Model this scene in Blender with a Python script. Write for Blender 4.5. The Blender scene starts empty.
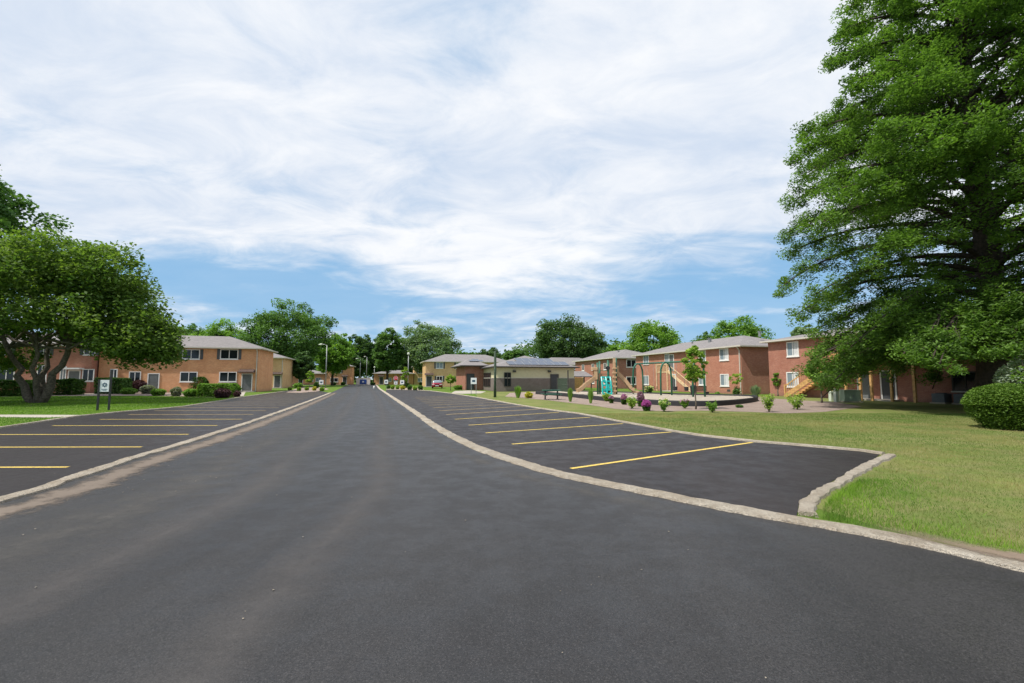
import bpy, bmesh, math, random
import numpy as np
from mathutils import Vector, Matrix, noise as mnoise
R = math.radians
random.seed(7)
rng = np.random.default_rng(11)
scene = bpy.context.scene
C = scene.collection

# ------------------------------------------------------------------ camera
F_PX, HZ, CAM_H = 455.0, 379.0, 1.65
PITCH = math.atan((HZ - 341.5) / F_PX)
cd = bpy.data.cameras.new('camera'); cam = bpy.data.objects.new('camera', cd); C.objects.link(cam)
cam.location = (0, 0, CAM_H); cam.rotation_euler = (R(90) + PITCH, 0, 0)
cd.sensor_fit = 'HORIZONTAL'; cd.sensor_width = 36; cd.lens = F_PX * 36 / 1024
cd.clip_start = 0.05; cd.clip_end = 3000
scene.camera = cam

# ------------------------------------------------------------------ light
SUN_EL = R(57); SX, SY = -0.86, -0.50
SUN_AZ = math.atan2(SX, SY)
scene.view_settings.view_transform = 'Standard'
scene.view_settings.look = 'None'
scene.view_settings.exposure = 0.04
scene.view_settings.gamma = 1.0
sd = bpy.data.lights.new('sun', 'SUN'); sun = bpy.data.objects.new('sun', sd); C.objects.link(sun)
sd.energy = 4.8; sd.angle = R(0.6); sd.color = (1.0, 0.95, 0.87)
sv = Vector((SX, SY, 0)).normalized() * math.cos(SUN_EL) + Vector((0, 0, math.sin(SUN_EL)))
sun.rotation_euler = sv.to_track_quat('Z', 'Y').to_euler()
sun.location = (0, 0, 60)

w = bpy.data.worlds.new('World'); scene.world = w; w.use_nodes = True
nt = w.node_tree; nt.nodes.clear()
def nd(t, ty, **k):
    n = t.nodes.new(ty)
    for a, b in k.items():
        if a == 'ins':
            for i, v in b.items(): n.inputs[i].default_value = v
        else: setattr(n, a, b)
    return n
def mth(t, op, a, b=None, c=None, clamp=False):
    n = t.nodes.new('ShaderNodeMath'); n.operation = op; n.use_clamp = clamp
    for i, v in enumerate((a, b, c)):
        if v is None: continue
        if hasattr(v, 'links') or hasattr(v, 'is_linked'): t.links.new(v, n.inputs[i])
        else: n.inputs[i].default_value = v
    return n.outputs[0]
def mixc(t, f, a, b, mode='MIX'):
    n = t.nodes.new('ShaderNodeMix'); n.data_type = 'RGBA'; n.blend_type = mode
    for i, v in ((0, f), (6, a), (7, b)):
        if hasattr(v, 'is_linked'): t.links.new(v, n.inputs[i])
        else: n.inputs[i].default_value = v if i == 0 else (tuple(v) + (1,))[:4]
    return n.outputs[2]
def rmap(t, v, a, b, c=0.0, d=1.0, smooth=True):
    n = t.nodes.new('ShaderNodeMapRange'); n.interpolation_type = 'SMOOTHSTEP' if smooth else 'LINEAR'
    t.links.new(v, n.inputs[0])
    for i, x in enumerate((a, b, c, d)): n.inputs[i + 1].default_value = x
    return n.outputs[0]
def noise_tex(t, vec, scale, detail=4, rough=0.5, dist=0.0):
    n = nd(t, 'ShaderNodeTexNoise'); n.inputs['Scale'].default_value = scale
    n.inputs['Detail'].default_value = detail; n.inputs['Roughness'].default_value = rough
    n.inputs['Distortion'].default_value = dist
    if vec is not None: t.links.new(vec, n.inputs['Vector'])
    return n.outputs['Fac']

sky = nd(nt, 'ShaderNodeTexSky', sky_type='NISHITA', sun_disc=False, sun_elevation=SUN_EL, sun_rotation=SUN_AZ,
         altitude=100, air_density=1.0, dust_density=1.2, ozone_density=1.6)
tc = nd(nt, 'ShaderNodeTexCoord')
sp = nd(nt, 'ShaderNodeSeparateXYZ'); nt.links.new(tc.outputs['Generated'], sp.inputs[0])
zz = mth(nt, 'MAXIMUM', sp.outputs[2], 0.0)
den = mth(nt, 'ADD', zz, 0.17)
cb = nd(nt, 'ShaderNodeCombineXYZ')
nt.links.new(mth(nt, 'DIVIDE', sp.outputs[0], den), cb.inputs[0])
nt.links.new(mth(nt, 'DIVIDE', sp.outputs[1], den), cb.inputs[1])
mp = nd(nt, 'ShaderNodeMapping'); mp.inputs['Rotation'].default_value = (0, 0, R(28)); mp.inputs['Scale'].default_value = (0.62, 0.85, 1)
mp.inputs['Location'].default_value = (1.7, 3.3, 0)
nt.links.new(cb.outputs[0], mp.inputs[0])
n1 = noise_tex(nt, mp.outputs[0], 1.15, 10, 0.56, 0.7)
n2 = noise_tex(nt, mp.outputs[0], 4.4, 8, 0.62, 0.5)
n3 = noise_tex(nt, mp.outputs[0], 0.55, 3, 0.5, 0.2)
cov = mth(nt, 'ADD', mth(nt, 'MULTIPLY', n1, 0.75), mth(nt, 'MULTIPLY', n2, 0.25))
cov = mth(nt, 'ADD', cov, rmap(nt, sp.outputs[2], 0.12, 0.38, -0.05, 0.17))
cf = rmap(nt, cov, 0.40, 0.64, 0.14, 0.98)
shade = rmap(nt, mth(nt, 'ADD', mth(nt, 'MULTIPLY', n3, 0.6), mth(nt, 'MULTIPLY', n2, 0.4)), 0.36, 0.60)
ccol = mixc(nt, shade, (0.64, 0.73, 0.87), (0.97, 0.98, 1.0))
skys = nd(nt, 'ShaderNodeVectorMath', operation='SCALE'); nt.links.new(sky.outputs[0], skys.inputs[0]); skys.inputs['Scale'].default_value = 0.105
low = rmap(nt, sp.outputs[2], 0.0, 0.10, 0.35, 0.0)
blue = mixc(nt, 0.75, skys.outputs[0], (0.20, 0.50, 0.84))
blue2 = mixc(nt, low, blue, (0.60, 0.74, 0.88))
fin = mixc(nt, cf, blue2, ccol)
bg = nd(nt, 'ShaderNodeBackground'); nt.links.new(fin, bg.inputs[0]); bg.inputs[1].default_value = 1.0
wo = nd(nt, 'ShaderNodeOutputWorld'); nt.links.new(bg.outputs[0], wo.inputs[0])

# ------------------------------------------------------------------ survey helpers (camera model -> real places)
cp, sp_ = math.cos(PITCH), math.sin(PITCH)
def ray(px, py):
    x = (px - 512) / F_PX; z = (341.5 - py) / F_PX
    return Vector((x, cp - z * sp_, sp_ + z * cp))
def G(px, py, z=0.0):
    d = ray(px, py); t = (z - CAM_H) / d.z
    return Vector((d.x * t, d.y * t, z))
def V(px, py, Y):            # the point at distance Y seen at px, py
    d = ray(px, py); t = Y / d.y
    return Vector((d.x * t, Y, CAM_H + d.z * t))

# ------------------------------------------------------------------ materials
MATS = {}
def newmat(name):
    m = bpy.data.materials.new(name); m.use_nodes = True; t = m.node_tree
    b = t.nodes['Principled BSDF']; MATS[name] = m
    return m, t, b
def simple(name, col, rough=0.6, metal=0.0, var=0.12, scale=3.0, bump=0.0, spec=0.5):
    m, t, b = newmat(name)
    co = nd(t, 'ShaderNodeTexCoord')
    f = noise_tex(t, co.outputs['Object'], scale, 5, 0.6)
    c = mixc(t, rmap(t, f, 0.3, 0.7), tuple(x * (1 - var) for x in col), tuple(min(1, x * (1 + var)) for x in col))
    t.links.new(c, b.inputs['Base Color']); b.inputs['Roughness'].default_value = rough; b.inputs['Metallic'].default_value = metal
    b.inputs['Specular IOR Level'].default_value = spec
    if bump:
        bp = nd(t, 'ShaderNodeBump'); bp.inputs['Strength'].default_value = bump; bp.inputs['Distance'].default_value = 0.02
        t.links.new(noise_tex(t, co.outputs['Object'], scale * 8, 4), bp.inputs['Height']); t.links.new(bp.outputs[0], b.inputs['Normal'])
    return m
def brick(name, c1, c2, mortar):
    m, t, b = newmat(name)
    co = nd(t, 'ShaderNodeTexCoord'); s = nd(t, 'ShaderNodeSeparateXYZ'); t.links.new(co.outputs['Object'], s.inputs[0])
    cb = nd(t, 'ShaderNodeCombineXYZ'); t.links.new(mth(t, 'ADD', s.outputs[0], s.outputs[1]), cb.inputs[0]); t.links.new(s.outputs[2], cb.inputs[1])
    br = nd(t, 'ShaderNodeTexBrick'); t.links.new(cb.outputs[0], br.inputs['Vector'])
    br.inputs['Scale'].default_value = 1.0; br.inputs['Brick Width'].default_value = 0.215; br.inputs['Row Height'].default_value = 0.075
    br.inputs['Mortar Size'].default_value = 0.008; br.inputs['Color1'].default_value = c1 + (1,); br.inputs['Color2'].default_value = c2 + (1,)
    br.inputs['Mortar'].default_value = mortar + (1,); br.inputs['Bias'].default_value = -0.1
    f = noise_tex(t, cb.outputs[0], 0.8, 6, 0.65)
    f2 = noise_tex(t, cb.outputs[0], 2.6, 6, 0.85)
    f3 = mth(t, 'ADD', mth(t, 'MULTIPLY', f, 0.5), mth(t, 'MULTIPLY', f2, 0.5))
    c = mixc(t, rmap(t, f3, 0.36, 0.62, 0.0, 0.62), br.outputs[0], (c1[0] * .66, c1[1] * .60, c1[2] * .62))
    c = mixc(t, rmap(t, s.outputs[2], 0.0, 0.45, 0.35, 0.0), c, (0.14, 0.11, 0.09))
    t.links.new(c, b.inputs['Base Color']); b.inputs['Roughness'].default_value = 0.85; b.inputs['Specular IOR Level'].default_value = 0.2
    bp = nd(t, 'ShaderNodeBump'); bp.inputs['Strength'].default_value = 0.5; bp.inputs['Distance'].default_value = 0.01
    t.links.new(br.outputs['Fac'], bp.inputs['Height']); bp.invert = True; t.links.new(bp.outputs[0], b.inputs['Normal'])
    return m
brick('brick_orange', (0.80, 0.40, 0.18), (0.62, 0.29, 0.13), (0.60, 0.46, 0.34))
brick('brick_yellow', (0.74, 0.48, 0.22), (0.58, 0.36, 0.16), (0.62, 0.52, 0.38))
brick('brick_red', (0.43, 0.185, 0.12), (0.31, 0.12, 0.08), (0.40, 0.30, 0.26))
brick('brick_russet', (0.49, 0.215, 0.135), (0.36, 0.14, 0.09), (0.42, 0.32, 0.26))
brick('brick_brown', (0.22, 0.185, 0.165), (0.17, 0.145, 0.13), (0.25, 0.22, 0.20))
simple('siding_beige', (0.54, 0.51, 0.33), 0.7, var=0.05)
m, t, b = newmat('shingle')
co = nd(t, 'ShaderNodeTexCoord')
br = nd(t, 'ShaderNodeTexBrick'); t.links.new(co.outputs['Object'], br.inputs['Vector']); br.inputs['Scale'].default_value = 1
br.inputs['Brick Width'].default_value = 0.32; br.inputs['Row Height'].default_value = 0.14; br.inputs['Mortar Size'].default_value = 0.006
br.inputs['Color1'].default_value = (0.27, 0.245, 0.24, 1); br.inputs['Color2'].default_value = (0.20, 0.185, 0.185, 1); br.inputs['Mortar'].default_value = (0.12, 0.11, 0.11, 1)
c = mixc(t, rmap(t, noise_tex(t, co.outputs['Object'], 0.7, 6, 0.7), 0.3, 0.7, 0, 0.5), br.outputs[0], (0.17, 0.155, 0.15))
t.links.new(c, b.inputs['Base Color']); b.inputs['Roughness'].default_value = 0.9
simple('white_paint', (0.74, 0.73, 0.70), 0.5, var=0.04)
simple('cream_trim', (0.52, 0.49, 0.42), 0.6, var=0.05)
simple('dark_trim', (0.05, 0.045, 0.04), 0.6)
simple('shutter_grey', (0.075, 0.08, 0.085), 0.6)
simple('door_grey', (0.13, 0.14, 0.14), 0.5)
simple('door_dark', (0.045, 0.05, 0.055), 0.5)
simple('awning_brown', (0.085, 0.055, 0.045), 0.7)
simple('metal_galv', (0.30, 0.31, 0.31), 0.45, 0.5)
simple('green_metal', (0.012, 0.11, 0.065), 0.4)
simple('green_dark_wood', (0.055, 0.085, 0.055), 0.85, var=0.35, scale=6)
simple('teal_plastic', (0.01, 0.38, 0.36), 0.35, var=0.08)
simple('tan_plastic', (0.50, 0.33, 0.19), 0.5, var=0.1)
simple('brown_plastic', (0.17, 0.09, 0.05), 0.55, var=0.15)
simple('wood_yellow', (0.52, 0.30, 0.11), 0.75, var=0.25, scale=5)
simple('wood_tan', (0.66, 0.47, 0.28), 0.75, var=0.25, scale=5)
simple('black_rubber', (0.018, 0.018, 0.02), 0.75)
simple('black_metal', (0.02, 0.021, 0.022), 0.45)
simple('ac_grey', (0.11, 0.12, 0.125), 0.5)
simple('utility_green', (0.30, 0.38, 0.27), 0.55, var=0.08)
simple('pale_plastic', (0.55, 0.60, 0.48), 0.5, var=0.08)
simple('sign_white', (0.78, 0.80, 0.82), 0.4, var=0.03)
simple('sign_blue', (0.02, 0.07, 0.30), 0.4)
simple('sign_ink', (0.03, 0.08, 0.13), 0.5)
simple('stop_red', (0.50, 0.015, 0.03), 0.4)
simple('car_red', (0.26, 0.008, 0.03), 0.25, 0.2, var=0.03)
simple('bark', (0.115, 0.095, 0.07), 0.95, var=0.45, scale=9, bump=0.6)
simple('bark_dark', (0.055, 0.040, 0.032), 0.95, var=0.4, scale=7, bump=0.6)
simple('solar_cell', (0.035, 0.05, 0.09), 0.22, spec=0.9)
simple('curtain', (0.55, 0.56, 0.56), 0.8, var=0.2, scale=14)
m, t, b = newmat('glass_dark'); b.inputs['Base Color'].default_value = (0.012, 0.016, 0.02, 1); b.inputs['Roughness'].default_value = 0.08
m, t, b = newmat('glass_pale'); b.inputs['Base Color'].default_value = (0.20, 0.25, 0.28, 1); b.inputs['Roughness'].default_value = 0.12

def leafmat(name, ca, cb_, trans=0.35, flower=None):
    m, t, b = newmat(name)
    if name.split('_')[1] in ('pink', 'magenta', 'mauve', 'cream', 'dry', 'lush', 'silver'): ca = tuple(x / 1.35 for x in ca); cb_ = tuple(x / 1.35 for x in cb_)
    at = nd(t, 'ShaderNodeAttribute'); at.attribute_name = 'tint'
    ca = tuple(x * 1.45 for x in ca); cb_ = tuple(min(.9, x * 1.45) for x in cb_)
    c = mixc(t, at.outputs['Fac'], ca, cb_)
    t.nodes.remove(b)
    d = nd(t, 'ShaderNodeBsdfPrincipled'); t.links.new(c, d.inputs['Base Color']); d.inputs['Roughness'].default_value = 0.6; d.inputs['Specular IOR Level'].default_value = 0.16
    tr = nd(t, 'ShaderNodeBsdfTranslucent'); t.links.new(mixc(t, 1.0, c, (1.3, 1.5, 0.6), 'MULTIPLY'), tr.inputs[0])
    mx = nd(t, 'ShaderNodeMixShader'); mx.inputs[0].default_value = trans
    t.links.new(d.outputs[0], mx.inputs[1]); t.links.new(tr.outputs[0], mx.inputs[2])
    t.links.new(mx.outputs[0], t.nodes['Material Output'].inputs[0])
    return m
leafmat('leaf_cypress', (0.045, 0.085, 0.022), (0.125, 0.21, 0.042), 0.42)
leafmat('leaf_oak', (0.045, 0.088, 0.022), (0.140, 0.195, 0.042), 0.42)
leafmat('leaf_mid', (0.045, 0.095, 0.030), (0.11, 0.19, 0.050))
leafmat('leaf_dark', (0.032, 0.068, 0.026), (0.085, 0.140, 0.048))
leafmat('leaf_yew', (0.030, 0.066, 0.010), (0.115, 0.185, 0.026), 0.25)
leafmat('leaf_bright', (0.070, 0.14, 0.025), (0.17, 0.28, 0.050))
leafmat('leaf_pale', (0.085, 0.14, 0.070), (0.18, 0.24, 0.13))
leafmat('leaf_lime', (0.10, 0.18, 0.025), (0.24, 0.32, 0.055))
leafmat('leaf_yellow', (0.24, 0.24, 0.030), (0.42, 0.36, 0.060))
leafmat('leaf_box', (0.022, 0.055, 0.012), (0.075, 0.14, 0.022), 0.25)
leafmat('leaf_silver', (0.20, 0.27, 0.20), (0.42, 0.47, 0.38))
leafmat('leaf_purple', (0.045, 0.020, 0.025), (0.09, 0.045, 0.05), 0.2)
leafmat('leaf_grey', (0.11, 0.13, 0.10), (0.22, 0.22, 0.17))
leafmat('leaf_pink', (0.34, 0.13, 0.29), (0.52, 0.28, 0.46))
leafmat('leaf_magenta', (0.30, 0.05, 0.26), (0.50, 0.13, 0.44))
leafmat('leaf_mauve', (0.25, 0.14, 0.22), (0.42, 0.24, 0.36))
leafmat('leaf_cream', (0.60, 0.55, 0.25), (0.75, 0.72, 0.50))
leafmat('blade_dry', (0.075, 0.145, 0.025), (0.29, 0.26, 0.11), 0.3)
leafmat('blade_lush', (0.075, 0.16, 0.018), (0.17, 0.29, 0.03), 0.3)

# ground materials
def groundmat(name, cols, sc=(0.25, 2.5, 30), bump=0.6, rough=0.95, spec=0.1):
    m, t, b = newmat(name)
    co = nd(t, 'ShaderNodeTexCoord').outputs['Object']
    a = rmap(t, noise_tex(t, co, sc[0], 6, 0.65), 0.32, 0.68)
    bb = rmap(t, noise_tex(t, co, sc[1], 6, 0.7), 0.3, 0.7)
    cc = rmap(t, noise_tex(t, co, sc[2], 3, 0.7), 0.25, 0.75)
    c = mixc(t, a, cols[0], cols[1]); c = mixc(t, mth(t, 'MULTIPLY', bb, 0.6), c, cols[2])
    c = mixc(t, mth(t, 'MULTIPLY', cc, 0.5), c, cols[3])
    t.links.new(c, b.inputs['Base Color']); b.inputs['Roughness'].default_value = rough; b.inputs['Specular IOR Level'].default_value = spec
    bp = nd(t, 'ShaderNodeBump'); bp.inputs['Strength'].default_value = bump; bp.inputs['Distance'].default_value = 0.03
    t.links.new(cc, bp.inputs['Height']); t.links.new(bp.outputs[0], b.inputs['Normal'])
    return m, t, b
groundmat('grass_ground', ((0.085, 0.165, 0.022), (0.13, 0.21, 0.03), (0.17, 0.23, 0.045), (0.05, 0.10, 0.015)))
m, t, b = groundmat('grass_dry', ((0.09, 0.17, 0.025), (0.22, 0.25, 0.07), (0.30, 0.22, 0.13), (0.10, 0.14, 0.03)), (0.45, 1.3, 26))
groundmat('mulch', ((0.31, 0.225, 0.19), (0.42, 0.325, 0.275), (0.20, 0.14, 0.115), (0.52, 0.43, 0.37)), (0.6, 5, 28), 1.0)
groundmat('wood_chips', ((0.46, 0.39, 0.31), (0.52, 0.46, 0.38), (0.38, 0.31, 0.25), (0.58, 0.52, 0.44)), (0.6, 5, 28), 1.0)
groundmat('concrete', ((0.42, 0.335, 0.24), (0.62, 0.55, 0.45), (0.22, 0.17, 0.12), (0.72, 0.66, 0.56)), (1.3, 6, 38), 1.0)
groundmat('concrete_pale', ((0.40, 0.36, 0.30), (0.48, 0.44, 0.38), (0.32, 0.28, 0.23), (0.42, 0.38, 0.33)), (0.4, 4, 40), 0.2)

def asphalt(name, base, light, streak_rot, speck=0.5, spec=0.5):
    m, t, b = newmat(name)
    co = nd(t, 'ShaderNodeTexCoord').outputs['Object']
    mpn = nd(t, 'ShaderNodeMapping'); t.links.new(co, mpn.inputs[0])
    mpn.inputs['Rotation'].default_value = (0, 0, -streak_rot); mpn.inputs['Scale'].default_value = (0.9, 0.07, 1)
    st = rmap(t, noise_tex(t, mpn.outputs[0], 1.0, 4, 0.6, 0.3), 0.36, 0.66)
    lo = rmap(t, noise_tex(t, co, 0.16, 5, 0.6, 0.4), 0.36, 0.64)
    md = rmap(t, noise_tex(t, co, 2.2, 6, 0.7), 0.3, 0.7)
    fi = noise_tex(t, co, 75, 3, 0.8)
    vo = nd(t, 'ShaderNodeTexVoronoi'); vo.inputs['Scale'].default_value = 150; t.links.new(co, vo.inputs['Vector'])
    sep = nd(t, 'ShaderNodeSeparateColor'); t.links.new(vo.outputs['Color'], sep.inputs[0])
    spk = mth(t, 'GREATER_THAN', sep.outputs[0], 0.90)
    c = mixc(t, mth(t, 'MULTIPLY', st, 0.42), base, light)
    c = mixc(t, mth(t, 'MULTIPLY', lo, 0.40), c, light)
    c = mixc(t, mth(t, 'MULTIPLY', md, 0.22), c, tuple(x * 0.62 for x in base))
    c = mixc(t, rmap(t, fi, 0.42, 0.62, 0, 0.75), c, tuple(x * 0.35 for x in base))
    c = mixc(t, mth(t, 'MULTIPLY', spk, speck), c, tuple(min(1, x * 2.0) for x in light))
    t.links.new(c, b.inputs['Base Color'])
    t.links.new(rmap(t, md, 0, 1, 0.46, 0.62), b.inputs['Roughness']); b.inputs['Specular IOR Level'].default_value = spec
    bp = nd(t, 'ShaderNodeBump'); bp.inputs['Strength'].default_value = 0.6; bp.inputs['Distance'].default_value = 0.006
    t.links.new(fi, bp.inputs['Height']); t.links.new(bp.outputs[0], b.inputs['Normal'])
asphalt('asphalt_road', (0.0200, 0.0185, 0.019), (0.054, 0.050, 0.049), R(17), 0.28)
asphalt('asphalt_lot', (0.022, 0.017, 0.017), (0.042, 0.033, 0.031), R(17), 0.35, 0.30)
m, t, b = newmat('line_paint')
co = nd(t, 'ShaderNodeTexCoord').outputs['Object']
wv = noise_tex(t, co, 22, 4, 0.75)
c = mixc(t, rmap(t, wv, 0.42, 0.62), (0.62, 0.43, 0.09), (0.50, 0.35, 0.09))
c = mixc(t, rmap(t, noise_tex(t, co, 60, 3, 0.8), 0.58, 0.70, 0, 0.8), c, (0.06, 0.05, 0.045))
t.links.new(c, b.inputs['Base Color']); b.inputs['Roughness'].default_value = 0.7
m = MATS['line_paint'].copy(); m.name = 'line_faded'; MATS['line_faded'] = m
for n in m.node_tree.nodes:
    if n.type == 'MIX' and tuple(round(x, 2) for x in n.inputs[6].default_value[:3]) == (0.62, 0.43, 0.09):
        n.inputs[6].default_value = (0.56, 0.39, 0.14, 1); n.inputs[7].default_value = (0.36, 0.26, 0.12, 1)
for n in MATS['line_paint'].node_tree.nodes:
    if n.type == 'MIX' and abs(n.inputs[6].default_value[0] - .62) < .01: n.inputs[6].default_value = (0.74, 0.53, 0.10, 1)
def dirtmat(name, col, lo, hi):
    m, t, b = newmat(name)
    co = nd(t, 'ShaderNodeTexCoord').outputs['Object']; uv = nd(t, 'ShaderNodeUVMap')
    s = nd(t, 'ShaderNodeSeparateXYZ'); t.links.new(uv.outputs[0], s.inputs[0])
    edge = mth(t, 'SUBTRACT', 1.0, mth(t, 'ABSOLUTE', mth(t, 'SUBTRACT', mth(t, 'MULTIPLY', s.outputs[1], 2.0), 1.0)))
    f = mth(t, 'ADD', mth(t, 'MULTIPLY', noise_tex(t, co, 2.0, 8, 0.75), 0.75), mth(t, 'MULTIPLY', edge, 0.35))
    f = mth(t, 'ADD', f, mth(t, 'MULTIPLY', noise_tex(t, co, 30, 3, 0.7), 0.22))
    a = rmap(t, f, lo, hi)
    a = mth(t, 'MULTIPLY', mth(t, 'MULTIPLY', a, rmap(t, edge, 0.0, 0.25)), rmap(t, s.outputs[0], 0.0, 0.9))
    c = mixc(t, noise_tex(t, co, 12, 5, 0.7), tuple(x * 0.7 for x in col), tuple(min(1, x * 1.35) for x in col))
    t.links.new(c, b.inputs['Base Color']); t.links.new(a, b.inputs['Alpha']); b.inputs['Roughness'].default_value = 0.95
    return m
dirtmat('dirt', (0.155, 0.122, 0.095), 0.56, 0.80)
dirtmat('litter', (0.19, 0.14, 0.10), 0.60, 0.84)
dirtmat('streak', (0.12, 0.11, 0.105), 0.35, 1.6)
dirtmat('dust', (0.105, 0.098, 0.09), 0.60, 1.2)

# ------------------------------------------------------------------ object helpers
def tag(o, label=None, cat=None, group=None, kind=None):
    if label: o['label'] = label
    if cat: o['category'] = cat
    if group: o['group'] = group
    if kind: o['kind'] = kind
    return o
def empty(name, label, cat, loc=(0, 0, 0), rotz=0.0, group=None):
    o = bpy.data.objects.new(name, None); C.objects.link(o); o.empty_display_size = 0.3
    o.location = loc; o.rotation_euler = (0, 0, rotz)
    return tag(o, label, cat, group)
class MB:
    def __init__(s): s.bm = bmesh.new()
    def box(s, x0, x1, y0, y1, z0, z1, bev=0.0):
        M = Matrix.Translation(((x0 + x1) / 2, (y0 + y1) / 2, (z0 + z1) / 2)) @ Matrix.Diagonal((abs(x1 - x0), abs(y1 - y0), abs(z1 - z0), 1))
        r = bmesh.ops.create_cube(s.bm, size=1, matrix=M)
        if bev:
            es = list({e for v in r['verts'] for e in v.link_edges})
            bmesh.ops.bevel(s.bm, geom=es, offset=bev, segments=2, affect='EDGES', profile=0.7)
        return s
    def obox(s, c, ax, ay, az, hx, hy, hz):     # oriented box
        M = Matrix((ax, ay, az)).transposed().to_4x4(); M.translation = c
        bmesh.ops.create_cube(s.bm, size=1, matrix=M @ Matrix.Diagonal((2 * hx, 2 * hy, 2 * hz, 1))); return s
    def bar(s, a, b, wx, wz=None, up=Vector((0, 0, 1))):
        a, b = Vector(a), Vector(b); d = (b - a); L = d.length; d.normalize()
        if abs(d.dot(up)) > 0.98: up = Vector((1, 0, 0))
        sx = d.cross(up).normalized(); uz = sx.cross(d)
        return s.obox((a + b) / 2, d, sx, uz, L / 2, wx / 2, (wz or wx) / 2)
    def tube(s, pts, rad, seg=8, cap=True):
        pts = [Vector(p) for p in pts]; n = len(pts)
        if not hasattr(rad, '__len__'): rad = [rad] * n
        rings = []
        ref = None
        for i, p in enumerate(pts):
            d = (pts[min(i + 1, n - 1)] - pts[max(i - 1, 0)]).normalized()
            if ref is None: ref = Vector((1, 0, 0)) if abs(d.x) < 0.8 else Vector((0, 1, 0))
            u = (ref - d * ref.dot(d)).normalized(); v = d.cross(u); ref = u
            rings.append([s.bm.verts.new(p + (u * math.cos(a) + v * math.sin(a)) * rad[i]) for a in [2 * math.pi * k / seg for k in range(seg)]])
        for i in range(n - 1):
            for k in range(seg):
                s.bm.faces.new((rings[i][k], rings[i][(k + 1) % seg], rings[i + 1][(k + 1) % seg], rings[i + 1][k]))
        if cap:
            s.bm.faces.new(rings[0][::-1]); s.bm.faces.new(rings[-1])
        return s
    def poly(s, pts):
        s.bm.faces.new([s.bm.verts.new(p) for p in pts]); return s
    def prism(s, pts, vec):
        a = [s.bm.verts.new(p) for p in pts]; b = [s.bm.verts.new(Vector(p) + Vector(vec)) for p in pts]
        s.bm.faces.new(a); s.bm.faces.new(b[::-1])
        for i in range(len(a)):
            j = (i + 1) % len(a); s.bm.faces.new((a[j], a[i], b[i], b[j]))
        return s
    def build(s, name, mat, parent=None, smooth=False, loc=None):
        bmesh.ops.recalc_face_normals(s.bm, faces=s.bm.faces)
        me = bpy.data.meshes.new(name); s.bm.to_mesh(me); s.bm.free()
        me.materials.append(MATS[mat])
        if smooth:
            for p in me.polygons: p.use_smooth = True
        o = bpy.data.objects.new(name, me); C.objects.link(o); o.parent = parent
        if loc: o.location = loc
        return o
def link_copy(o, parent=None):
    c = o.copy(); C.objects.link(c); c.parent = parent
    for ch in list(o.children): link_copy(ch, c)
    return c
def text_mesh(name, s, size, mat, parent, loc, rot, ext=0.002):
    cu = bpy.data.curves.new('t', 'FONT'); cu.body = s; cu.size = size; cu.align_x = 'CENTER'; cu.align_y = 'CENTER'; cu.extrude = ext
    to = bpy.data.objects.new('t', cu); C.objects.link(to)
    dg = bpy.context.evaluated_depsgraph_get(); me = bpy.data.meshes.new_from_object(to.evaluated_get(dg))
    bpy.data.objects.remove(to); me.materials.clear(); me.materials.append(MATS[mat])
    o = bpy.data.objects.new(name, me); C.objects.link(o); o.parent = parent; o.location = loc; o.rotation_euler = rot
    return o

# leaf meshes -----------------------------------------------------------------
def quads(name, cen, size, mat, parent=None, tint=None, up=0.35, aspect=0.6, rg=rng, droop=None):
    N = len(cen)
    n = rg.normal(size=(N, 3)); n[:, 2] += up * np.sign(n[:, 2]) * 2
    n /= np.linalg.norm(n, axis=1)[:, None]
    a = rg.normal(size=(N, 3))
    if droop is not None: a = a * 0.5 + droop
    a -= n * np.sum(a * n, axis=1)[:, None]; a /= np.linalg.norm(a, axis=1)[:, None] + 1e-9
    b = np.cross(n, a)
    sz = (size * rg.uniform(0.6, 1.4, N))[:, None] if np.isscalar(size) else (size * rg.uniform(0.6, 1.4, N))[:, None]
    v = np.empty((N, 4, 3))
    v[:, 0] = cen - a * sz; v[:, 1] = cen + b * sz * aspect - a * sz * 0.1
    v[:, 2] = cen + a * sz; v[:, 3] = cen - b * sz * aspect - a * sz * 0.1
    return rawmesh(name, v, mat, parent, tint if tint is not None else rg.uniform(0, 1, N))
def rawmesh(name, v, mat, parent, tint):
    N, K = v.shape[:2]
    me = bpy.data.meshes.new(name)
    me.vertices.add(N * K); me.vertices.foreach_set('co', v.astype(np.float32).ravel())
    me.loops.add(N * K); me.loops.foreach_set('vertex_index', np.arange(N * K, dtype=np.int32))
    me.polygons.add(N); me.polygons.foreach_set('loop_start', np.arange(N, dtype=np.int32) * K)
    me.polygons.foreach_set('loop_total', np.full(N, K, dtype=np.int32))
    at = me.attributes.new('tint', 'FLOAT', 'POINT'); at.data.foreach_set('value', np.repeat(tint.astype(np.float32), K))
    me.update(calc_edges=True); me.materials.append(MATS[mat])
    o = bpy.data.objects.new(name, me); C.objects.link(o); o.parent = parent
    return o
def unit(rg, n):
    d = rg.normal(size=(n, 3)); return d / np.linalg.norm(d, axis=1)[:, None]

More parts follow.
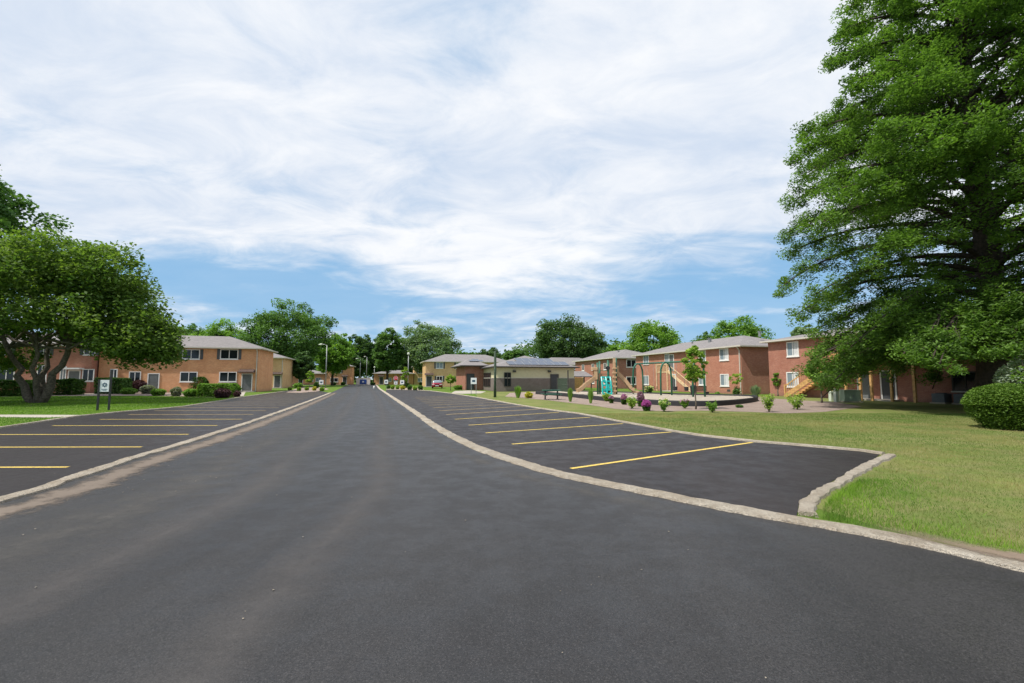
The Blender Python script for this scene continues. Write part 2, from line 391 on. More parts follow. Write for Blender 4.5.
# ------------------------------------------------------------------ ground
def flat(name, pts, z, mat):
    mb = MB(); mb.poly([(p[0], p[1], z) for p in pts])
    bmesh.ops.triangulate(mb.bm, faces=mb.bm.faces)
    return tag(mb.build(name, mat), kind='structure')
def smoothline(pts, n=8):
    P = [Vector((p[0], p[1], 0)) for p in pts]; out = []
    for i in range(len(P) - 1):
        p0 = P[max(i - 1, 0)]; p1 = P[i]; p2 = P[i + 1]; p3 = P[min(i + 2, len(P) - 1)]
        for k in range(n):
            t = k / n
            out.append(0.5 * ((2 * p1) + (p2 - p0) * t + (2 * p0 - 5 * p1 + 4 * p2 - p3) * t * t + (3 * p1 - p0 - 3 * p2 + p3) * t ** 3))
    out.append(P[-1]); return out
def offset(line, d):
    out = []
    for i, p in enumerate(line):
        t = (line[min(i + 1, len(line) - 1)] - line[max(i - 1, 0)]).normalized()
        out.append(p + Vector((t.y, -t.x, 0)) * d)
    return out
def resample(line, step):
    out = [line[0]]; acc = 0
    for a, b in zip(line[:-1], line[1:]):
        L = (b - a).length
        if L < 1e-6: continue
        t = step - acc
        while t <= L: out.append(a + (b - a) * (t / L)); t += step
        acc = (acc + L) % step
    if (out[-1] - line[-1]).length > step * 0.2: out.append(line[-1])
    return out
def strip(name, line, wid, h, mat, z=0.0, rough=0.0, uvs=False, kind='structure', offs=0.0):
    me = bmesh.new(); rows = []
    for i, p in enumerate(line):
        t = (line[min(i + 1, len(line) - 1)] - line[max(i - 1, 0)]).normalized(); n = Vector((t.y, -t.x, 0))
        def j(k): return rough * (mnoise.noise(Vector((p.x * 2.3, p.y * 2.3, k * 7.7))) + 0.6 * mnoise.noise(Vector((p.x * 9, p.y * 9, k * 3.1))))
        c = p + n * offs
        if h > 0:
            prof = [(-wid / 2 + j(1), -0.02), (-wid / 2 + 0.02 + j(1), h * 0.8), (-wid / 2 + 0.05 + j(1), h + j(5) * 0.15), (0, h + j(6) * 0.2), (wid / 2 - 0.05 + j(2), h + j(7) * 0.15), (wid / 2 - 0.02 + j(2), h * 0.8), (wid / 2 + j(2), -0.02)]
        else: prof = [(-wid / 2, 0), (-wid / 4, 0), (0, 0), (wid / 4, 0), (wid / 2, 0)]
        rows.append([me.verts.new(c + n * a + Vector((0, 0, z + b))) for a, b in prof])
    uv = me.loops.layers.uv.new('UVMap') if uvs else None
    K = len(rows[0])
    if h > 0: me.faces.new(rows[0]); me.faces.new(rows[-1][::-1])
    for i in range(len(rows) - 1):
        for k in range(K - 1):
            f = me.faces.new((rows[i][k], rows[i][k + 1], rows[i + 1][k + 1], rows[i + 1][k]))
            if uvs:
                for l, (ii, kk) in zip(f.loops, ((i, k), (i, k + 1), (i + 1, k + 1), (i + 1, k))): l[uv].uv = (ii * 0.1, kk / (K - 1))
    bmesh.ops.recalc_face_normals(me, faces=me.faces)
    m = bpy.data.meshes.new(name); me.to_mesh(m); me.free(); m.materials.append(MATS[mat])
    if m.polygons and m.polygons[len(m.polygons) // 2].normal.z < 0: m.flip_normals()
    o = bpy.data.objects.new(name, m); C.objects.link(o); return tag(o, kind=kind)

Z3 = lambda p: Vector((p[0], p[1], 0))
left_px = [(0, 502), (66.5, 481), (133, 459), (199.5, 439), (266, 417), (310, 401), (332, 392.2)]
LK = [Vector((-6.3, -12, 0)), Vector((-6.45, -3, 0)), Vector((-6.65, 2, 0))] + [G(*p) for p in left_px] + [Z3((-38.0, 104)), Z3((-46.5, 131))]
LK = smoothline(LK, 10)
right_px = [(386, 393), (411, 409.7), (436, 426.9), (458, 439.4), (480, 449.4), (505, 458), (536, 468.4), (573.8, 477.8), (617.5, 487.2), (661, 495.6), (700, 503.4), (795.6, 521.5), (861, 532.5), (949.6, 551.7), (1024, 568)]
RK = [Z3((-39.0, 131)), Z3((-31.5, 107)), Z3((-23.2, 80))] + [G(*p) for p in right_px] + [Z3((5.4, 2.9)), Z3((7.3, 0.8)), Z3((9.5, -3)), Z3((10.5, -12))]
RK = smoothline(RK, 10)
tag(MB().poly([(-900, -300, 0), (900, -300, 0), (900, 1500, 0), (-900, 1500, 0)]).build('ground', 'grass_ground'), kind='structure')
flat('road', [(p.x, p.y) for p in LK] + [(p.x, p.y) for p in RK], 0.008, 'asphalt_road')
flat('cross_street', [(-110, 107), (-110, 114), (-60, 131), (-46.5, 138), (-15, 146), (40, 162), (40, 156), (-15, 138), (-38, 131.2), (-46, 128)][::-1], 0.004, 'asphalt_road')

# right car park
far_px = [(386, 389.6), (410, 389.9), (430, 391), (451, 393.6), (478.4, 398), (505.8, 403.2), (533, 408), (560, 411.9), (575.6, 413.8), (591.3, 416.6), (614.7, 421.4), (640, 426), (669, 431.6), (700, 436.6), (751.6, 442.5), (793.8, 446), (860, 451.9), (880, 455)]
end_px = [(872, 461), (850, 472), (827, 484.7), (811, 493.5), (799, 503.4), (797, 515)]
FE = [G(*p) for p in far_px]; EE = [G(*p) for p in end_px]
i0 = min(range(len(RK)), key=lambda i: (RK[i] - G(386, 393)).length); i1 = min(range(len(RK)), key=lambda i: (RK[i] - G(797, 521)).length)
rk_lot = RK[i0:i1 + 1]
lotR = [(p.x, p.y) for p in FE + EE] + [(p.x, p.y) for p in rk_lot[::-1]]
lot_right = flat('parking_lot', lotR, 0.012, 'asphalt_lot'); tag(lot_right, 'dark new asphalt parking bays along the right side of the road')
# left car park
lf_px = [(0, 429), (40, 423), (62, 419.5), (78, 417), (98, 415), (123, 412.4), (160, 409.5), (185, 407), (222.5, 401), (238, 398), (260, 395), (285, 391.5), (300, 390), (312, 389.6)]
LE = [Z3((-24, -12)), Z3((-22, 6))] + [G(*p) for p in lf_px]
j1 = min(range(len(LK)), key=lambda i: (LK[i] - G(330, 392.8)).length)
lk_lot = LK[:j1 + 1]
lotL = [(p.x, p.y) for p in lk_lot] + [(p.x, p.y) for p in LE[::-1]]
lot_left = flat('parking_lot', lotL, 0.012, 'asphalt_lot'); tag(lot_left, 'weathered asphalt parking bays along the left side of the road')

def pline(a, b, lot, mat='line_paint', wid=0.10, z=0.0162):
    a, b = Z3(a), Z3(b); d = (b - a).normalized(); n = Vector((-d.y, d.x, 0)); mb = MB(); L = (b - a).length; K = 30
    pr = []
    for k in range(K + 1):
        p = a + d * L * k / K; e = 0.006 * mnoise.noise(p * 5)
        pr.append((mb.bm.verts.new(p + n * (wid / 2 + e) + Vector((0, 0, z))), mb.bm.verts.new(p - n * (wid / 2 + e) + Vector((0, 0, z)))))
    for k in range(K): mb.bm.faces.new((pr[k][1], pr[k + 1][1], pr[k + 1][0], pr[k][0]))
    return mb.build('parking_line', mat, lot)
rl = [((571, 469.3), (752, 443)), ((512, 444.7), (671, 432.5)), ((485.6, 433.4), (623, 424)), ((468.7, 425.6), (590, 417.6)), ((455, 419.6), (559, 412.6))]
for a, b_ in rl: pline(G(*a), G(*b_), lot_right)
pa, pb = G(*rl[-1][0]), G(*rl[-1][1]); da = Vector((-0.72, 2.48, 0)); db = Vector((-0.80, 2.45, 0))
for k in range(9):
    pa += da; pb += db; pline(pa, pb, lot_right, 'line_faded', 0.12)
for k in range(20):
    Y = 8.62 + 2.52 * k if k < 3 else 8.62 + 2.52 * k + 0.05
    xs = [p.x for p in LK if abs(p.y - Y) < 1.2]; x0 = sum(xs) / len(xs)
    pline((x0 - 0.75, Y + 0.02), (x0 - 6.5, Y - 0.04), lot_left, 'line_paint' if k < 5 else 'line_faded')
pline((-7.3, 6.15), (-13, 6.1), lot_left); pline((-7.2, 3.6), (-12.8, 3.6), lot_left)

# kerbs
strip('kerb', resample(RK[:i1 + 40] if i1 + 40 < len(RK) else RK, 0.06), 0.33, 0.03, 'concrete', 0.008, 0.05)
strip('kerb', resample(lk_lot, 0.08), 0.28, 0.035, 'concrete', 0.008, 0.055)
strip('kerb', resample(FE, 0.1), 0.14, 0.06, 'concrete', 0.0, 0.02, offs=-0.10)
strip('kerb', resample([G(885, 455.5)] + [p for p in EE], 0.045), 0.20, 0.055, 'concrete', 0.0, 0.045, offs=-0.11)
strip('kerb', resample(LE[2:], 0.2), 0.15, 0.07, 'concrete', 0.0, 0.02, offs=-0.08)
strip('dirt', resample(offset(lk_lot, 0.55), 0.25), 1.0, 0, 'dirt', 0.0125, uvs=True, kind='stuff')['label'] = 'brown washed dirt along the left kerb'
strip('dust', resample(offset(lk_lot, 2.0), 0.25), 3.2, 0, 'dust', 0.0105, uvs=True, kind='stuff')['label'] = 'pale dust drifting over the left side of the road'
dd = strip('dirt', resample(offset(RK[i1 + 7:i1 + 60], -0.16), 0.15), 0.75, 0, 'litter', 0.047, uvs=True, kind='stuff'); dd['label'] = 'dirt and dead leaves between the right kerb and the lawn'
for k_, (src, of, wd_, tx) in enumerate(((LK[5:], 3.1, .9, 'faint pale tyre streak nearer the left kerb'), (LK[5:], 4.9, .8, 'faint pale tyre streak along the middle of the road'))):
    strip('tyre_streak', resample(offset(src, of), 0.4), wd_, 0, 'streak', 0.0100, uvs=True, kind='stuff')['label'] = tx
dd2 = strip('dust', resample(offset(RK[i0:i1], 0.6), 0.25)[::-1], 1.0, 0, 'dust', 0.0105, uvs=True, kind='stuff'); dd2['label'] = 'thin dust on the road beside the right kerb'

# right lawn, paths, beds
flat('lawn', [(4.3, 4.6), (5.2, 3.4), (8.2, 0.2), (12, -12), (90, -12), (90, 60), (31, 33), (29, 36), (24, 48), (6, 60), (-5, 60)] + [(p.x, p.y) for p in FE[4:]] + [(p.x, p.y) for p in EE[:-1]], 0.004, 'grass_dry')
flat('path', [tuple(G(*p)[:2]) for p in [(-60, 417.0), (50, 417.6), (78, 416.8), (97, 415.2), (60, 415.0), (-60, 414.6)]], 0.008, 'concrete_pale')
flat('path', [tuple(G(*p)[:2]) for p in [(451, 393.2), (462, 393.8), (481, 393.4), (486, 391.5), (470, 390.4), (455, 391)]], 0.008, 'concrete_pale')
flat('path', [tuple(G(*p)[:2]) for p in [(66, 395.2), (100, 395.2), (98, 394), (70, 394)]], 0.010, 'concrete_pale')
flat('path', [tuple(G(*p)[:2]) for p in [(222, 397.5), (243, 396.8), (246, 391.5), (240, 391.5), (236, 395)]], 0.008, 'concrete_pale')
def bedline(px): return [tuple(G(*p)[:2]) for p in px]
bed = bedline([(505, 396.6), (520, 397.9), (550, 400.6), (575, 403.6), (591, 405.4), (614.7, 409), (638, 411.2), (670, 411.3), (700, 410.8), (747, 412), (786, 413.6), (825, 412), (862, 407), (835, 402), (800, 400.6), (765, 398), (740, 395.5), (660, 392.8), (600, 391.3), (540, 391.5), (510, 393)])
flat('mulch_bed', bed, 0.012, 'mulch')
chips_px = [(536, 394.2), (567, 396.8), (600, 400.6), (621, 402.4), (660, 405.4), (690, 406.4), (715, 406.2), (740, 404.2), (757, 401.2), (750, 398.9), (720, 398.0), (690, 397.4), (640, 395.4), (600, 394.0), (560, 393.0)]
chips = [G(*p) for p in chips_px]
flat('play_surface', [(p.x, p.y) for p in chips], 0.22, 'wood_chips')
cl = smoothline(chips + [chips[0]], 5)
tag(strip('playground_border', resample(cl, 0.3), 0.14, 0.34, 'black_rubber', 0.0), 'low black border wall round the playground chips', 'border')
del bpy.data.objects['playground_border']['kind']
for k, px in enumerate([[(286, 392.6), (300, 392.9), (316, 391.6), (329, 389.2), (322, 387.2), (300, 387.2)], [(386, 388.9), (396, 389.6), (412, 390.2), (424, 389.6), (420, 387.2), (396, 386.8)]]):
    flat('planting_bed', bedline(px), 0.016, 'mulch')
flat('planting_bed', bedline([(-20, 397.5), (50, 396.3), (140, 395.6), (190, 397.4), (238, 397.6), (240, 393), (160, 391), (-20, 393.2)]), 0.006, 'mulch')

# ------------------------------------------------------------------ buildings
class Bld:
    def __init__(s, name, label, cat, origin, xdir, L, D, H, wall, roof_rise=1.7, over=0.45, inset=None, hip=(1, 1), wallname='wall', fascia='cream_trim', group=None):
        s.o = Vector((origin[0], origin[1], 0)); s.x = Vector((xdir[0], xdir[1], 0)).normalized(); s.y = Vector((-s.x.y, s.x.x, 0))
        s.L, s.D, s.H = L, D, H
        s.root = empty(name, label, cat, s.o, math.atan2(s.x.y, s.x.x), group)
        MB().box(0, L, 0, D, 0, H).build('wall', wall, s.root)
        if roof_rise: s.roof(-over, L + over, -over, D + over, H, roof_rise, inset or (D / 2 + over), hip, fascia)
    def roof(s, x0, x1, y0, y1, z, rise, inset, hip=(1, 1), fascia='cream_trim'):
        mb = MB(); zb = z + 0.16; ym = (y0 + y1) / 2
        a = inset if hip[0] else 0.0; b = inset if hip[1] else 0.0
        if x0 + a > x1 - b: a = b = (x1 - x0) / 2
        v = [mb.bm.verts.new(p) for p in ((x0, y0, zb), (x1, y0, zb), (x1, y1, zb), (x0, y1, zb), (x0 + a, ym, zb + rise), (x1 - b, ym, zb + rise + 1e-4))]
        for f in ((0, 1, 5, 4), (2, 3, 4, 5), (1, 2, 5), (3, 0, 4), (3, 2, 1, 0)): mb.bm.faces.new([v[i] for i in f])
        s.rf = mb.build('roof', 'shingle', s.root)
        g = MB()
        g.box(x0 + 0.05, x1 - 0.05, y0 + 0.05, y1 - 0.05, z + 0.003, zb - 0.004)
        g.box(x0 - 0.08, x1 + 0.08, y0 - 0.08, y0 + 0.045, z + 0.03, zb + 0.012); g.box(x0 - 0.08, x1 + 0.08, y1 - 0.045, y1 + 0.08, z + 0.03, zb + 0.012)
        g.box(x0 - 0.08, x0 + 0.045, y0 + 0.05, y1 - 0.05, z + 0.03, zb + 0.012); g.box(x1 - 0.045, x1 + 0.08, y0 + 0.05, y1 - 0.05, z + 0.03, zb + 0.012)
        g.build('gutter', fascia, s.root)
    def vent(s, x, y, z, h=0.5, w_=0.25, mat='metal_galv'):
        MB().box(x - w_ / 2, x + w_ / 2, y - w_ / 2, y + w_ / 2, z, z + h).box(x - w_ * .7, x + w_ * .7, y - w_ * .7, y + w_ * .7, z + h, z + h + 0.06).build('vent', mat, s.rf)
    def face(s, f):    # point, tangent, normal in world
        if f == 'front': return s.o, s.x, -s.y
        if f == 'right': return s.o + s.x * s.L, s.y, s.x
        if f == 'left': return s.o + s.y * s.D, -s.y, -s.x
    def hit(s, f, px, py, off=0.0):
        P, T, N = s.face(f); P = P + N * off; d = ray(px, py); C0 = Vector((0, 0, CAM_H))
        t = (P - C0).dot(N) / d.dot(N); q = C0 + d * t
        return (q - P).dot(T), q.z
    def loc(s, f):     # local frame origin / axes
        if f == 'front': return Vector((0, 0, 0)), Vector((1, 0, 0)), Vector((0, -1, 0))
        if f == 'right': return Vector((s.L, 0, 0)), Vector((0, 1, 0)), Vector((1, 0, 0))
        if f == 'left': return Vector((0, s.D, 0)), Vector((0, -1, 0)), Vector((-1, 0, 0))
    def slab(s, mb, f, s0, s1, z0, z1, d0, d1):
        O, T, N = s.loc(f); c = O + T * (s0 + s1) / 2 + N * ((d0 + d1) / 2 + s.dep) + Vector((0, 0, (z0 + z1) / 2))
        mb.obox(c, T, N, Vector((0, 0, 1)), (s1 - s0) / 2, (d1 - d0) / 2, (z1 - z0) / 2); return mb
    dep = 0.0
    def window(s, f, sc, z0, wd, ht, glass='glass_dark', frame='white_paint', shutters=False, curtain=False, sill=True, panes=2, fw=0.09):
        a, b = sc - wd / 2, sc + wd / 2
        W = MB()
        for (p, q, r, t) in ((a, a + fw, z0, z0 + ht), (b - fw, b, z0, z0 + ht), (a + fw, b - fw, z0, z0 + fw), (a + fw, b - fw, z0 + ht - fw, z0 + ht)):
            s.slab(W, f, p, q, r, t, -0.01, 0.06)
        for k in range(1, panes):
            c = a + (b - a) * k / panes; s.slab(W, f, c - 0.035, c + 0.035, z0 + fw, z0 + ht - fw, 0.0, 0.05)
        win = W.build('window', frame, s.root)
        s.slab(MB(), f, a + fw * .8, b - fw * .8, z0 + fw * .8, z0 + ht - fw * .8, -0.005, 0.012).build('pane', glass, win)
        if curtain:
            c0 = a + fw + (wd - 2 * fw) * 0.58
            s.slab(MB(), f, c0, b - fw, z0 + fw, z0 + ht - fw, 0.013, 0.016).build('curtain', 'curtain', win)
        if sill: s.slab(MB(), f, a - 0.06, b + 0.06, z0 - 0.09, z0 - 0.003, -0.01, 0.09).build('sill', frame if frame == 'white_paint' else 'cream_trim', win)
        if shutters:
            for p in (a - 0.36, b + 0.04):
                S = MB(); s.slab(S, f, p, p + 0.32, z0 - 0.02, z0 + ht + 0.02, 0.003, 0.035)
                for q in range(6): s.slab(S, f, p + 0.03, p + 0.29, z0 + 0.1 + q * (ht - .1) / 6, z0 + 0.16 + q * (ht - .1) / 6, 0.033, 0.048)
                S.build('shutter', 'shutter_grey', s.root)
    def winpx(s, f, x0, x1, y0, y1, **k):
        a, _ = s.hit(f, x0, (y0 + y1) / 2); b, _ = s.hit(f, x1, (y0 + y1) / 2); _, zt = s.hit(f, (x0 + x1) / 2, y0); _, zb = s.hit(f, (x0 + x1) / 2, y1)
        s.window(f, (a + b) / 2, zb, b - a, zt - zb, **k)
    def door(s, f, sc, z0=0.12, wd=1.0, ht=2.1, mat='door_grey', awning=False, step=True, frame='white_paint', storm=True):
        a, b = sc - wd / 2, sc + wd / 2
        D_ = s.slab(MB(), f, a, b, z0, z0 + ht, -0.005, 0.03)
        if storm:
            for q in (0.12, 1.1): s.slab(D_, f, a + .14, b - .14, z0 + q, z0 + q + .8, 0.028, 0.04)
        d = D_.build('door', mat, s.root)
        Fm = MB(); s.slab(Fm, f, a - 0.1, a, z0, z0 + ht, -0.01, 0.07); s.slab(Fm, f, b, b + 0.1, z0, z0 + ht, -0.01, 0.07); s.slab(Fm, f, a - 0.1, b + 0.1, z0 + ht, z0 + ht + 0.1, -0.01, 0.07)
        Fm.build('frame', frame, d)
        s.slab(MB(), f, b - .12, b - .07, z0 + 0.95, z0 + 1.07, 0.04, 0.10).build('handle', 'metal_galv', d)
        if step: s.slab(MB(), f, a - 0.5, b + 0.5, 0.0, z0, 0.0, 1.1).build('doorstep', 'concrete_pale', s.root)
        if awning:
            O, T, N = s.loc(f); A = MB(); zt = z0 + ht + 0.22
            p = [O + T * (a - .35) + N * 0.004, O + T * (a - .35) + N * 0.95]
            A.prism([p[0] + Vector((0, 0, zt + .42)), p[0] + Vector((0, 0, zt)), p[1] + Vector((0, 0, zt - .02)), p[1] + Vector((0, 0, zt + .10))], T * (wd + .7))
            A.build('awning', 'awning_brown', s.root)
    def spout(s, f, sc, mat='cream_trim'):
        O, T, N = s.loc(f); c = O + T * sc
        up = Vector((0, 0, 1))
        MB().bar(c + N * 0.42 + up * (s.H + .02), c + N * 0.07 + up * (s.H - 0.35), 0.09).bar(c + N * 0.07 + up * (s.H - .33), c + N * 0.07 + up * 0.12, 0.10).bar(c + N * 0.06 + up * 0.13, c + N * 0.3 + up * 0.06, 0.09).build('downspout', mat, s.root)

u = Vector((-0.262, 0.965, 0)).normalized(); n_ = Vector((u.y, -u.x, 0))     # street direction and across it
def on(px, Y): return Vector(((px - 512) / F_PX * Y * 1.0, Y, 0))
# right row
C2 = V(742, 379, 49); C2.z = 0
B2 = Bld('apartment_building', 'long red brick apartment block behind the swings with a wooden stair', 'apartment building', C2 + u * 21.6, -u, 21.6, 9.6, 5.1, 'brick_russet', 1.65, group='two-storey red brick blocks behind the playground')
for x0, x1, y0, y1, cu in [(719.8, 728.8, 348.5, 360.3, 1), (720.5, 729.2, 374, 386, 1), (643.5, 649, 355.3, 364.3, 0), (643.5, 649, 375.6, 384.6, 0), (665, 669.6, 353.7, 362.8, 0), (699, 706, 350.4, 361, 0), (699, 706, 374.4, 385, 0)]:
    B2.winpx('front', x0, x1, y0, y1, curtain=bool(cu), glass='glass_pale')
B2.spout('front', 21.45); B2.vent(13, 3.0, 6.0, 0.8, 0.3); B2.vent(19.5, 4.6, 6.5, 0.6, 0.2); B2.vent(9, 3.4, 6.2, 0.5, 0.15)
s0, _ = B2.hit('front', 671.5, 358); B2.door('front', s0, 2.75, 0.95, 2.1, 'door_grey', step=False)
B2.door('front', s0 + 0.3, 0.12, 0.95, 2.1, 'door_dark')
MB().box(19.3, 19.8, -0.02, 0.01, 0.25, 0.5).build('vent', 'dark_trim', B2.root)
C1 = V(769.5, 379, 45.5); C1.z = 0
B1 = Bld('apartment_building', 'red brick apartment block half hidden by the big tree on the right', 'apartment building', C1, -u, 21.0, 8.0, 5.25, 'brick_red', 0.95, inset=4.4, group='two-storey red brick blocks behind the playground')
for y0, y1 in ((341.6, 356.3), (372, 386.8)): B1.winpx('front', 787, 799, y0, y1, curtain=True, glass='glass_pale')
for sc in (16.0, 18.6):
    B1.window('front', sc, 0.85, 1.5, 1.3, glass='glass_dark', frame='dark_trim', sill=True); B1.window('front', sc, 3.4, 1.2, 1.3, curtain=True, glass='glass_pale')
B1.door('front', 9.4, 0.12, 0.95, 2.1, 'door_grey'); B1.door('front', 11.2, 0.12, 0.95, 2.1, 'door_dark'); B1.door('front', 9.6, 2.8, 0.95, 2.1, 'door_dark', step=False)
B1.spout('front', 20.7)
B0 = Bld('apartment_building', 'nearest red brick apartment block at the right edge behind the clipped bush', 'apartment building', C1 - u * 24.5 + n_ * 0.5, -u, 10.0, 8.0, 5.25, 'brick_red', 0.95, inset=4.4, group='two-storey red brick blocks behind the playground')
B0.window('front', 2.5, 0.85, 1.2, 1.3); B0.window('front', 2.5, 3.4, 1.2, 1.3)
C8 = V(614.8, 379, 78); C8.z = 0
B8 = Bld('apartment_building', 'red brick block behind the slides, its shaded end showing white windows', 'apartment building', C8 + u * 17, -u, 17, 10, 5.15, 'brick_red', 1.8, group='two-storey red brick blocks behind the playground')
B8.winpx('right', 626.3, 636, 359.6, 367.2, glass='glass_dark'); B8.winpx('right', 626.3, 636, 376.6, 384.4, glass='glass_dark')
for sc in (4, 8.5, 13.5):
    B8.window('front', sc, 3.3, 1.1, 1.2); B8.window('front', sc, 0.8, 1.1, 1.2)
B8.vent(12, 3.5, 6.3)
C7 = V(540, 379, 108); C7.z = 0
B7 = Bld('apartment_building', 'low looking far red brick block between the community hall and the slides', 'apartment building', C7, n_, 16.5, 9, 4.95, 'brick_red', 1.9, group='two-storey red brick blocks behind the playground')
B7.winpx('front', 573.5, 578, 365, 369.6, glass='glass_pale')
for sc in (3, 7, 14.5): B7.window('front', sc, 3.2, 1.3, 1.2)

# left row
CL = V(257.5, 379, 58.5); CL.z = 0
L1 = Bld('townhouse', 'orange brick two-storey townhouse on the left with grey shutters and a corner door', 'townhouse', CL - n_ * 17, n_, 17, 7.8, 5.45, 'brick_orange', 1.75, inset=5.0, group='townhouses along the left lawn')
for x0, x1 in ((220.3, 238.3), (182.5, 200)): L1.winpx('front', x0, x1, 349.4, 359.2, shutters=True, glass='glass_dark')
for x0, x1 in ((219.3, 236.8), (180, 197.6)): L1.winpx('front', x0, x1, 371.8, 381.8, glass='glass_dark')
sc, _ = L1.hit('front', 247, 381); L1.door('front', sc, 0.15, 1.05, 2.1, awning=True)
sc, _ = L1.hit('front', 153.5, 381); L1.door('front', sc, 0.15, 1.05, 2.1, awning=False)
L1.winpx('front', 129, 141, 371.5, 382, glass='glass_dark'); L1.winpx('front', 130, 142, 348, 359, glass='glass_dark', shutters=True)
L1.winpx('front', 158, 170, 348.6, 359, glass='glass_dark', shutters=True)
L1.spout('front', 16.85); L1.vent(15.0, 3.0, 6.0, 0.55, 0.2)
L0 = Bld('townhouse', 'red brick townhouse row behind the spreading tree with white framed windows', 'townhouse', CL - n_ * 41.2 - u * 1.0, n_, 24, 8.8, 5.35, 'brick_russet', 1.75, group='townhouses along the left lawn')
for x0, x1, y0, y1 in ((110, 117.5, 369, 381.5), (82.3, 94.3, 369, 381.2), (60, 66.5, 366.5, 381), (37, 47, 365, 381.6), (-2, 15, 363.3, 381.7)):
    L0.winpx('front', x0, x1, y0, y1, glass='glass_dark' if x0 != 60 else 'glass_pale')
for x0, x1 in ((84, 96), (38, 50), (0, 12)): L0.winpx('front', x0, x1, 343, 355, glass='glass_dark', shutters=True)
sc, _ = L0.hit('front', 74, 380); L0.door('front', sc, 0.3, 1.0, 2.25, mat='door_grey')
L0.slab(MB(), 'front', sc - 1.1, sc + .9, 2.75, 2.93, 0.005, 0.9).build('porch_roof', 'white_paint', L0.root)
sc, _ = L0.hit('front', 117.9, 380)
CB = V(282.5, 379, 82); CB.z = 0
L2 = Bld('townhouse', 'yellow brick townhouse with a small awning just behind the orange one', 'townhouse', CB - n_ * 12, n_, 12, 9.0, 5.35, 'brick_yellow', 1.6, group='townhouses along the left lawn')
sc, _ = L2.hit('front', 277.3, 381); L2.door('front', sc, 0.15, 0.95, 2.1, mat='shutter_grey', awning=True)
L2.spout('front', 11.9)
# far left: wing and two storey house
C3 = V(352, 379, 134); C3.z = 0
H3 = Bld('townhouse', 'far two-storey orange brick house left of the road end', 'townhouse', C3 - n_ * 7.2, n_, 7.2, 8, 5.3, 'brick_orange', 1.3, group='small houses at the far end of the road')
H3.window('front', 3.1, 3.4, 2.4, 1.2, shutters=True, glass='glass_pale'); H3.window('front', 2.3, 0.8, 2.2, 1.2); H3.door('front', 5.2, 0.12, 1.0, 2.1, mat='door_dark', awning=True)
H3w = Bld('row_house', 'far low orange brick row with dark awnings left of the two-storey house', 'row house', C3 - n_ * 26.5 + u * 0.3, n_, 19.2, 7.5, 3.1, 'brick_orange', 1.0, group='small houses at the far end of the road')
for sc in (3.2, 9.6, 12.6): H3w.door('front', sc, 0.12, 1.0, 2.05, mat='door_dark', awning=True)
for sc in (1.2, 6.3, 15.2, 17.3): H3w.window('front', sc, 0.9, 1.5, 1.1, glass='glass_pale')
C4 = V(374, 379, 130); C4.z = 0
H4 = Bld('row_house', 'far low orange brick row right of the road end, behind the white signs', 'row house', C4, n_, 11, 7.5, 3.1, 'brick_orange', 1.0, group='small houses at the far end of the road')
for sc in (2, 8): H4.door('front', sc, 0.12, 1.0, 2.05, mat='door_dark', awning=True)
for sc in (4.2, 6): H4.window('front', sc, 0.9, 1.3, 1.1, glass='glass_pale')
H4b = Bld('townhouse', 'far two-storey yellow brick house half hidden behind the pale green tree', 'townhouse', C4 + n_ * 11.2, n_, 8, 7.5, 5.2, 'brick_yellow', 1.3, group='small houses at the far end of the road')
for sc in (1.8, 5.5): H4b.window('front', sc, 3.3, 1.5, 1.2, shutters=True); H4b.window('front', sc, .8, 1.5, 1.2, glass='glass_pale')
C5 = V(425.5, 379, 94); C5.z = 0
H5 = Bld('townhouse', 'yellow brick two-storey house beyond the red car, with grey shutters', 'townhouse', C5, n_, 18, 9, 5.15, 'brick_yellow', 1.75)
H5.winpx('front', 436, 443.2, 362.2, 368.4, shutters=True, glass='glass_pale'); H5.winpx('front', 456, 463, 362.6, 368.8, shutters=True, glass='glass_pale')
H5.winpx('front', 436.5, 442.5, 376, 381.5, shutters=True, glass='glass_dark'); H5.winpx('front', 457, 463, 376.4, 381.8, shutters=True, glass='glass_pale')
sc, _ = H5.hit('front', 429, 380); H5.door('front', sc, 0.12, 1.1, 2.1, mat='door_dark', awning=True)
H5.vent(12, 3.6, 6.2, 0.4, 0.5, 'white_paint')

# community hall
CC = V(497, 379, 60); CC.z = 0
CH = Bld('community_hall', 'single-storey hall with beige upper walls, brown brick base and solar panels', 'community hall', CC, n_, 10.9, 10.9, 3.15, 'siding_beige', 1.75, over=0.55, fascia='dark_trim')
CH.dep = 0.065
wb = MB(); wb.box(-0.06, 10.96, -0.06, 10.96, 0, 1.75); wb.build('brick_base', 'brick_brown', CH.root)
MB().box(-0.09, 10.99, -0.09, 10.99, 1.75, 1.83).build('ledge', 'cream_trim', CH.root)
def rise_panel(parent, x0, x1, y0, y1, ys, zs, slope, nx, ny):
    th = math.atan(slope); T = Vector((1, 0, 0)); S = Vector((0, math.cos(th), math.sin(th))); N = Vector((0, -math.sin(th), math.cos(th)))
    for j in range(ny):
        for i in range(nx[j]):
            wx = (x1 - x0) / max(nx); off = (max(nx) - nx[j]) * wx / 2
            c = Vector((x0 + off + (i + .5) * wx, ys, zs)) + S * (y0 + (j + .5) * (y1 - y0) / ny) + N * 0.10
            p = MB().obox(c, T, S, N, wx / 2 - .02, (y1 - y0) / ny / 2 - .02, 0.02).build('solar_panel', 'solar_cell', parent)
            f = MB()
            for sg in (-1, 1): f.obox(c + T * sg * (wx / 2 - .02) + N * .003, T, S, N, .02, (y1 - y0) / ny / 2 - .02, .023); f.obox(c + S * sg * ((y1 - y0) / ny / 2 - .02) + N * .003, T, S, N, wx / 2 - .045, .02, .023)
            f.build('frame', 'metal_galv', p)
